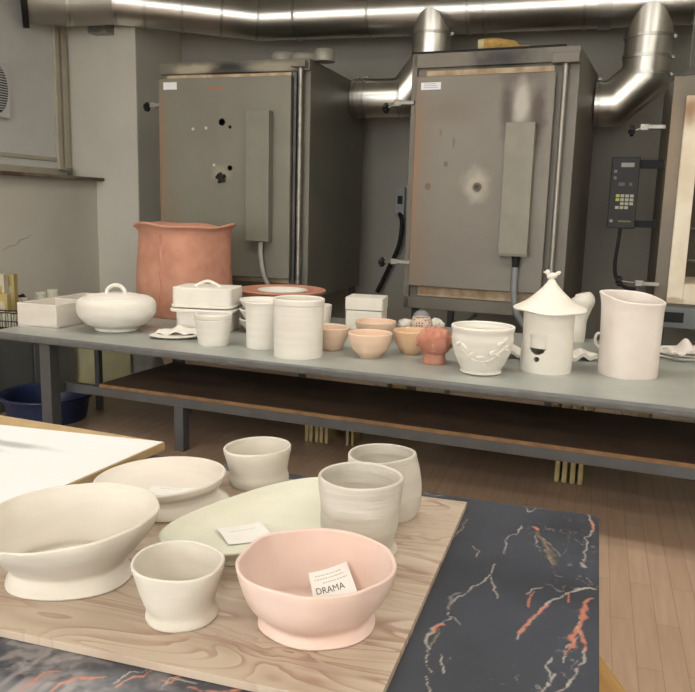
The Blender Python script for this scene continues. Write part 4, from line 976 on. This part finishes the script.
me.update(calc_edges=True); me.validate()
at_ = me.color_attributes.new('print', 'FLOAT_COLOR', 'POINT')
cc = np.ones((len(verts), 4), np.float32); cc[:b0] = COL.reshape(-1, 4); cc[b0:, :3] = .05
at_.data.foreach_set('color', cc.ravel())
MB_ = bpy.data.materials.new('marble_laminate'); MB_.use_nodes = True
nt = MB_.node_tree; b = nt.nodes['Principled BSDF']; at2 = nt.nodes.new('ShaderNodeVertexColor'); at2.layer_name = 'print'
nt.links.new(at2.outputs[0], b.inputs['Base Color']); b.inputs['Roughness'].default_value = .30
me.materials.append(MB_); me.materials.append(mat('laminate_edge', (.20, .19, .18), .4, .3))
tt = bpy.data.objects.new('tabletop', me); C.objects.link(tt); tt.parent = mtb
for (x, y) in ((-.06, -.06), (-.06, -1.40), (-2.28, -.06), (-2.28, -1.40)):
    fin(bx(x-.035, x, y-.035, y, 0, TZ-.03), 'leg', STEELP, mtb)
fin(bx(-2.25, -.08, -.10, -.07, TZ-.08, TZ-.03), 'apron', STEELP, mtb)
# plywood board
PW = bpy.data.materials.new('plywood'); PW.use_nodes = True; nt = PW.node_tree; N, L = nt.nodes, nt.links; b = N['Principled BSDF']; b.inputs['Roughness'].default_value = .62
tc = N.new('ShaderNodeTexCoord'); mp = N.new('ShaderNodeMapping'); mp.inputs['Scale'].default_value = (1.7, 7, 1); mp.inputs['Rotation'].default_value = (0, 0, -.12); L.new(tc.outputs['Object'], mp.inputs[0])
n1 = N.new('ShaderNodeTexNoise'); n1.inputs['Scale'].default_value = 1.5; n1.inputs['Detail'].default_value = 2.5; n1.inputs['Distortion'].default_value = .8; L.new(mp.outputs[0], n1.inputs[0])
ml = N.new('ShaderNodeMath'); ml.operation = 'MULTIPLY'; ml.inputs[1].default_value = 10; L.new(n1.outputs[0], ml.inputs[0])
fr = N.new('ShaderNodeMath'); fr.operation = 'FRACT'; L.new(ml.outputs[0], fr.inputs[0])
cr = N.new('ShaderNodeValToRGB'); e = cr.color_ramp.elements
e[0].position = 0; e[0].color = (.52, .435, .345, 1); e[1].position = .60; e[1].color = (.46, .365, .28, 1)
x = e.new(.80); x.color = (.38, .275, .20, 1); x = e.new(.92); x.color = (.33, .22, .16, 1); x = e.new(1); x.color = (.51, .42, .335, 1)
L.new(fr.outputs[0], cr.inputs[0])
n2 = N.new('ShaderNodeTexNoise'); n2.inputs['Scale'].default_value = 3.2; n2.inputs['Detail'].default_value = 3; L.new(mp.outputs[0], n2.inputs[0])
mr = N.new('ShaderNodeMapRange'); mr.inputs[1].default_value = .54; mr.inputs[2].default_value = .68; mr.inputs[4].default_value = .55; L.new(n2.outputs[0], mr.inputs[0])
mx = N.new('ShaderNodeMix'); mx.data_type = 'RGBA'; L.new(mr.outputs[0], mx.inputs[0]); L.new(cr.outputs[0], mx.inputs[6]); mx.inputs[7].default_value = (.36, .23, .185, 1)
# lighter stretches where the grain is calm
n3 = N.new('ShaderNodeTexNoise'); n3.inputs['Scale'].default_value = 2.0; L.new(mp.outputs[0], n3.inputs[0])
mr3 = N.new('ShaderNodeMapRange'); mr3.inputs[1].default_value = .42; mr3.inputs[2].default_value = .58; mr3.inputs[3].default_value = .65; mr3.inputs[4].default_value = .0; L.new(n3.outputs[0], mr3.inputs[0])
mx3 = N.new('ShaderNodeMix'); mx3.data_type = 'RGBA'; L.new(mr3.outputs[0], mx3.inputs[0]); L.new(mx.outputs[2], mx3.inputs[6]); mx3.inputs[7].default_value = (.51, .42, .33, 1)
L.new(mx3.outputs[2], b.inputs['Base Color'])
PTK = .014; PZ = TZ+.0005+PTK
cFR = at(467, 502, PZ); cNR = at(383, 692, PZ); cN1 = at(200, 672, PZ); cN0 = at(0, 629, PZ)
dy_ = (cNR-cFR).normalized(); dx_ = (cN1-cN0).normalized()
# near right corner = meeting of the two measured edges
import mathutils
ip = mathutils.geometry.intersect_line_line(cFR, cNR, cN0, cN1)[0]
cL = ip-dx_*1.35; Ldepth = (cFR-ip).length
fx = Vector((-1, 0, 0))
ply = prism(B(), [(-1.118, ip.y-(ip.x+1.118)*dx_.y/dx_.x), (ip.x, ip.y), (cFR.x, cFR.y), (-1.118, cFR.y-.02)], TZ+.0005, PZ)
bmc = Vector((cFR.x, cFR.y, 0))
for q in ply.verts: q.co -= Vector((bmc.x, bmc.y, TZ+.0005))
o = fin(ply, 'plywood_board', PW, bevel=.001, loc=(bmc.x, bmc.y, TZ+.0005)); tag(o, 'pale plywood board with wavy pinkish grain lying on the marble table', 'board')
# drawing board with white paper, upper left
DZ = .775
sA = at(163, 442, DZ); sL = at(0, 425, DZ); sB = at(100, 467, DZ)
ddx_ = (sL-sA).normalized(); ddy_ = (sB-sA).normalized()
wA = at(165, 441, DZ); w0 = at(0, 415, DZ)
c1p = wA; c2p = wA+(w0-wA)*1.25; c3p = c2p+ddy_*.62; c4p = c1p+ddy_*.13
DB = mat('board_tan', (.50, .36, .19), .6, col2=(.42, .29, .14), vscale=12)
def slabpoly(pts, z0, z1, nm_, mt, label, cat):
    p0 = pts[0]; o = fin(prism(B(), [(p.x-p0.x, p.y-p0.y) for p in pts], 0, z1-z0), nm_, mt, loc=(p0.x, p0.y, z0), bevel=.0008 if z1-z0 > .004 else 0); return tag(o, label, cat)
P4 = [Vector((-1.137, 1.872, 0)), Vector((-1.80, 1.925, 0)), Vector((-2.15, .95, 0)), Vector((-1.21, .95, 0))]
slabpoly(P4, TZ+.0005, DZ-.001, 'drawing_board', DB, 'tan wooden board under the white paper at the left edge of the table', 'board')
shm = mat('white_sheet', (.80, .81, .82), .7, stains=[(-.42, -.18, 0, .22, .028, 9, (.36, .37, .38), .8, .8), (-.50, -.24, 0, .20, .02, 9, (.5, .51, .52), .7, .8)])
S4 = [Vector((sA.x, sA.y, 0)), Vector((sL.x-.15, sL.y-.01, 0)), Vector((-2.1, .99, 0)), Vector((-1.215, .99, 0))]
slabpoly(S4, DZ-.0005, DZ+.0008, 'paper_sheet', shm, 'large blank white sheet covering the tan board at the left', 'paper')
# ------------------------------------------------------------------ pottery on the plywood
pot('large_bowl', 'large deep beige bowl with flared foot, leftmost on the plywood', 'bowl', 70, 604, [(60, 0), (62.5, 2), (61, 5), (57, 12), (57, 18), (68, 29), (82, 43), (90, 54), (92.5, 60)], PZ, CBEIGE, t=3.6, floor=9, n=96,
    amp=.010, tilt=(.065, .06), oval=(1.0, .88), orz=YAW, shift=(-2, -2), k=3, ph=1.5, nz=.05)
pl2 = pot('shallow_footed_bowl', 'wide shallow cream bowl with a paper slip, behind the large beige bowl', 'bowl', 169, 525, [(58, 0), (60.5, 2), (55, 6), (50, 9), (53, 14), (61, 19), (65, 24)], PZ, CCREAM, t=3, floor=13, n=96,
    amp=.008, oval=(1.0, .9), orz=YAW, tilt=(.06, .03), shift=(-10, 0), ph=.6)
pot('cup', 'beige cup with paper slip, standing at far edge of plywood between plate and platter', 'cup', 259, 492, [(28, 0), (29.5, 2), (30, 7), (29, 13), (31, 23), (33, 31), (33.5, 35)], PZ, CBEIGE, t=2.6, floor=6, amp=.010, ph=2, tilt=(.05, 0), shift=(-2, 0), rim=.0)
pot('straight_cup', 'tall straight grey-beige cup directly behind the pink bowl', 'cup', 358.5, 566, [(37.5, 0), (38.5, 2), (35.5, 8), (36, 14), (38.5, 27), (39, 48), (40.5, 66), (40.8, 73)], PZ, CGREY, t=3.2, floor=8, amp=.006, ph=.4, nz=.05)
pot('round_cup', 'grey-beige cup with bulging belly and pinched spout, farthest right', 'cup', 386, 524, [(29, 0), (31, 1.5), (35, 13), (37, 27), (36, 41), (34, 53), (33.5, 58)], PZ, CGREY, t=2.8, floor=6, amp=.014, ph=2.2, k=3, shift=(-6, 0), tilt=(.05, .0), rim=.015, rk=2, nz=.04)
pot('small_cup', 'small beige cup with flared foot, between large bowl and pink bowl', 'cup', 181, 633, [(34, 0), (36, 2), (35, 7), (34.5, 12), (37, 20), (42, 35), (44.6, 49), (44.8, 54)], PZ, CBEIGE, t=3.2, floor=7, amp=.012, ph=1.0, shift=(-3, -1), rim=.012, nz=.09)
pk_, pkp, pks, pkv = pot('pink_bowl', 'glossy pink bowl with flared foot and printed paper slip inside', 'bowl', 315.5, 652, [(55, 0), (57.5, 2), (56, 5), (53.5, 10), (56, 15), (66, 25), (74, 40), (77, 53), (77, 60)], PZ, CPINK, t=4, floor=12, n=96, amp=.008, ph=.7, rim=.008, shift=(-1, 0), nz=.07)
# oval platter
oc = Vector((-.618, 1.428, PZ)); oa = math.radians(66)
s = .0023
A_, B_ = .243, .130
def wo(x, y, z):
    a = math.atan2(y, x); k = (abs(math.cos(a))**2.5+abs(math.sin(a))**2.5)**(-1/2.5)
    k *= 1+.02*math.sin(3*a+.6)+.012*math.sin(5*a)
    u, v = x*k*A_/.2, y*k*B_/.2
    return (u*math.cos(oa)-v*math.sin(oa), u*math.sin(oa)+v*math.cos(oa), z+.004*math.sin(2*a+1)*(z/.05))
prf = [(0, .004), (.14, .004), (.145, 0), (.155, 0), (.160, .003), (.168, .014), (.183, .028), (.200, .040), (.201, .044), (.197, .0455), (.193, .043), (.175, .030), (.150, .020), (.11, .016), (.05, .014), (0, .014)]
pp = cat_rom(prf, 3); pp[0] = (0, pp[0][1]); pp[-1] = (0, pp[-1][1]); pp = [(max(r, 0), z) for r, z in pp]
pp = [pp[0]]+[q for q in pp[1:-1] if q[0] > .002]+[pp[-1]]
plat = fin(lathe(B(), pp, 96, wo), 'oval_platter', CGREEN, smooth=True, ang=180, loc=oc)
tag(plat, 'long pale green-cream oval platter with a paper slip, middle of plywood', 'platter')
# ------------------------------------------------------------------ paper slips
def slip(corners, label, n=8, curl=.01, th=.0006, lines=(), big=None):
    a, b_, c, d = corners; o = (a+b_+c+d)/4
    t = thing('paper_slip', label, 'paper', o)
    nrm = (b_-a).cross(d-a).normalized()
    if nrm.z < 0: nrm = -nrm
    def S(u, v, off=0): return a*(1-u)*(1-v)+b_*u*(1-v)+c*u*v+d*(1-u)*v-o+nrm*(curl*((2*u-1)**2)+off)
    bm = B(); lay = []
    for off in (0, th):
        g = [[bm.verts.new(S(i/n, j/n, off)) for j in range(n+1)] for i in range(n+1)]; lay.append(g)
        for i in range(n):
            for j in range(n): bm.faces.new((g[i][j], g[i+1][j], g[i+1][j+1], g[i][j+1]))
    g0, g1 = lay
    per = [(i, 0) for i in range(n)]+[(n, j) for j in range(n)]+[(i, n) for i in range(n, 0, -1)]+[(0, j) for j in range(n, 0, -1)]
    for (i, j), (i2, j2) in zip(per, per[1:]+per[:1]): bm.faces.new((g0[i][j], g0[i2][j2], g1[i2][j2], g1[i][j]))
    fin(bm, 'sheet', PAPER, t, smooth=True, ang=60)
    if lines:
        bm = B()
        for (v, u0, u1, h) in lines:
            u = u0
            while u < u1:
                w = random.uniform(.03, .07)
                q = [S(u, v, th+.0002), S(min(u+w, u1), v, th+.0002), S(min(u+w, u1), v+h, th+.0002), S(u, v+h, th+.0002)]
                bm.faces.new([bm.verts.new(x) for x in q]); u += w+.02
        fin(bm, 'faint_print', INKG, t)
    if big:
        txt, u0, u1, v0, v1 = big
        cu = bpy.data.curves.new('lettering', 'FONT'); cu.body = txt; cu.size = 1; ob = bpy.data.objects.new('lettering_source', cu); C.objects.link(ob)
        bpy.context.view_layer.update(); me = bpy.data.meshes.new_from_object(ob.evaluated_get(bpy.context.evaluated_depsgraph_get()))
        C.objects.unlink(ob); bpy.data.objects.remove(ob)
        xs_ = [q.co.x for q in me.vertices]; ys_ = [q.co.y for q in me.vertices]
        for q in me.vertices:
            u = u0+(q.co.x-min(xs_))/(max(xs_)-min(xs_))*(u1-u0); v = v0+(q.co.y-min(ys_))/(max(ys_)-min(ys_))*(v1-v0)
            q.co = S(u, v, th+.0004)
        me.materials.append(INK); lo = bpy.data.objects.new('lettering', me); C.objects.link(lo); lo.parent = t
    return t
# pink bowl: slip leans on the floor and the wall of the bowl; (v runs bottom to top)
fz = PZ+14*pkv
A0 = at(315, 611, fz+.008); B0 = at(359, 600, fz+.008)
T0 = at(308, 575, fz+.032); T1 = at(346, 563, fz+.034)
slip([A0, B0, T1, T0], 'white paper slip printed with large lettering inside the pink bowl', curl=.004,
     lines=((.84, .15, .8, .03), (.74, .12, .85, .03), (.63, .3, .9, .03)), big=('DRAMA', .10, .78, .36, .53))
def flat(cx, cy, z, w, h, rz, label, curl=.003, tilt=(0, 0), lines=()):
    c = at(cx, cy, z); u = Vector((math.cos(rz), math.sin(rz), tilt[0])); v = Vector((-math.sin(rz), math.cos(rz), tilt[1]))
    return slip([c-u*w/2-v*h/2, c+u*w/2-v*h/2, c+u*w/2+v*h/2, c-u*w/2+v*h/2], label, curl=curl, lines=lines)
flat(245, 534, PZ+.018, .095, .085, .75, 'blank white paper slip lying in the oval platter', lines=((.7, .2, .8, .03),))
flat(171, 492, PZ+.046, .10, .05, .25, 'white paper slip lying in the wide shallow bowl', lines=((.8, .2, .7, .06),))
flat(252, 460, PZ+.030, .05, .045, .9, 'small white paper slip standing in the far cup', tilt=(.2, 1.0), curl=.006)
flat(178, 577, PZ+.022, .04, .03, .6, 'small folded white paper slip inside the small front cup', tilt=(.4, .6), curl=.004)
# ------------------------------------------------------------------ stool by the near table
sa, sb2 = at(598, 652, .478), at(627, 692, .478)
se = (sb2-sa).normalized(); sn = Vector((-se.y, se.x, 0)); sn = sn if sn.x > 0 else -sn   # the visible edge runs from sa to sb2
sc0 = (sa+sb2)/2-sn*.16+se*.03
st = thing('wooden_stool', 'yellow wooden stool half hidden beside the near table', 'stool', (sc0.x, sc0.y, 0), math.atan2(se.y, se.x))
YW = mat('yellow_wood', (.50, .30, .10), .45, col2=(.40, .22, .07), vscale=6, stretch=(1, 6, 1))
fin(rbox(.17, .16, .455, .48, .03), 'seat', YW, st, bevel=.006, smooth=True, ang=50)
for (x, y) in ((-.13, -.12), (.13, -.12), (-.13, .12), (.13, .12)):
    fin(tube(B(), [(x*1.15, y*1.15, 0), (x, y, .455)], .012, 12), 'leg', ZINC, st, smooth=True)
# ------------------------------------------------------------------ ceiling lights
def lamp(x, y, pw, label, rz=0, L_=1.5):
    t = thing('ceiling_light', label, 'lamp', (x, y, ZC-.09), rz, 'ceiling fluorescent lights')
    fin(bx(-L_/2, L_/2, -.10, .10, .03, .09), 'housing', WHITEP, t)
    fin(bx(-L_/2+.02, L_/2-.02, -.085, .085, .01, .03), 'diffuser', mat('diffuser', (1, .96, .88), .5, emit=1.5), t)
    ld = bpy.data.lights.new('fluorescent_tube', 'AREA'); ld.shape = 'RECTANGLE'; ld.size = L_-.1; ld.size_y = .15; ld.energy = pw; ld.color = (1, .95, .86)
    lo = bpy.data.objects.new('fluorescent_tube', ld); C.objects.link(lo); lo.parent = t; lo.location = (0, 0, 0.0)
lamp(-2.9, 1.2, 26, 'fluorescent ceiling light above the left side of the near table')
lamp(1.9, 1.2, 26, 'fluorescent ceiling light to the right of the near table')
lamp(-2.6, 3.6, 42, 'fluorescent ceiling light above the left end of the bench')
lamp(-.6, 3.3, 42, 'fluorescent ceiling light above the middle of the bench')
lamp(1.5, 3.6, 38, 'fluorescent ceiling light above the right end of the bench')
lamp(-2.4, -1.8, 80, 'fluorescent ceiling light behind the viewer at left')
lamp(.8, -1.8, 80, 'fluorescent ceiling light behind the viewer at right')
lamp(-2.4, -4.6, 120, 'added fluorescent fill light on the ceiling far behind the viewer at left')  # unseen back row, added for evenness and the floor under the bench
lamp(.8, -4.6, 120, 'added fluorescent fill light on the ceiling far behind the viewer at right')
# made-up windows behind the viewer, added to light the kilns and under the bench
for n_, x in ((2, -3.8), (3, -1.4), (4, 1.0)):
    struct('window_%d' % n_, bx(x-.95, x+.95, YN-.01, YN+.01, .8, 3.2), mat('fill_pane', (.85, .92, 1), .3, emit=1.5))
    ld = bpy.data.lights.new('fill_light', 'AREA'); ld.shape = 'RECTANGLE'; ld.size = 1.8; ld.size_y = 2.3; ld.energy = 100; ld.color = (1, .97, .92)
    lo = bpy.data.objects.new('fill_light', ld); C.objects.link(lo); lo.location = (x, YN+.03, 2.0); lo.rotation_euler = (PI/2, 0, PI)
w = bpy.data.worlds.new('world'); bpy.context.scene.world = w; w.use_nodes = True
w.node_tree.nodes['Background'].inputs[0].default_value = (.8, .85, .9, 1); w.node_tree.nodes['Background'].inputs[1].default_value = .3
sc = bpy.context.scene
sc.view_settings.view_transform = 'Standard'; sc.view_settings.look = 'None'; sc.view_settings.gamma = 1; sc.view_settings.exposure = -.43
try: sc.view_settings.use_curve_mapping = False
except Exception: pass
sc.cycles.max_bounces = 6; sc.cycles.use_denoising = True
for o in list(C.objects):
    if '_s' in o: del o['_s']
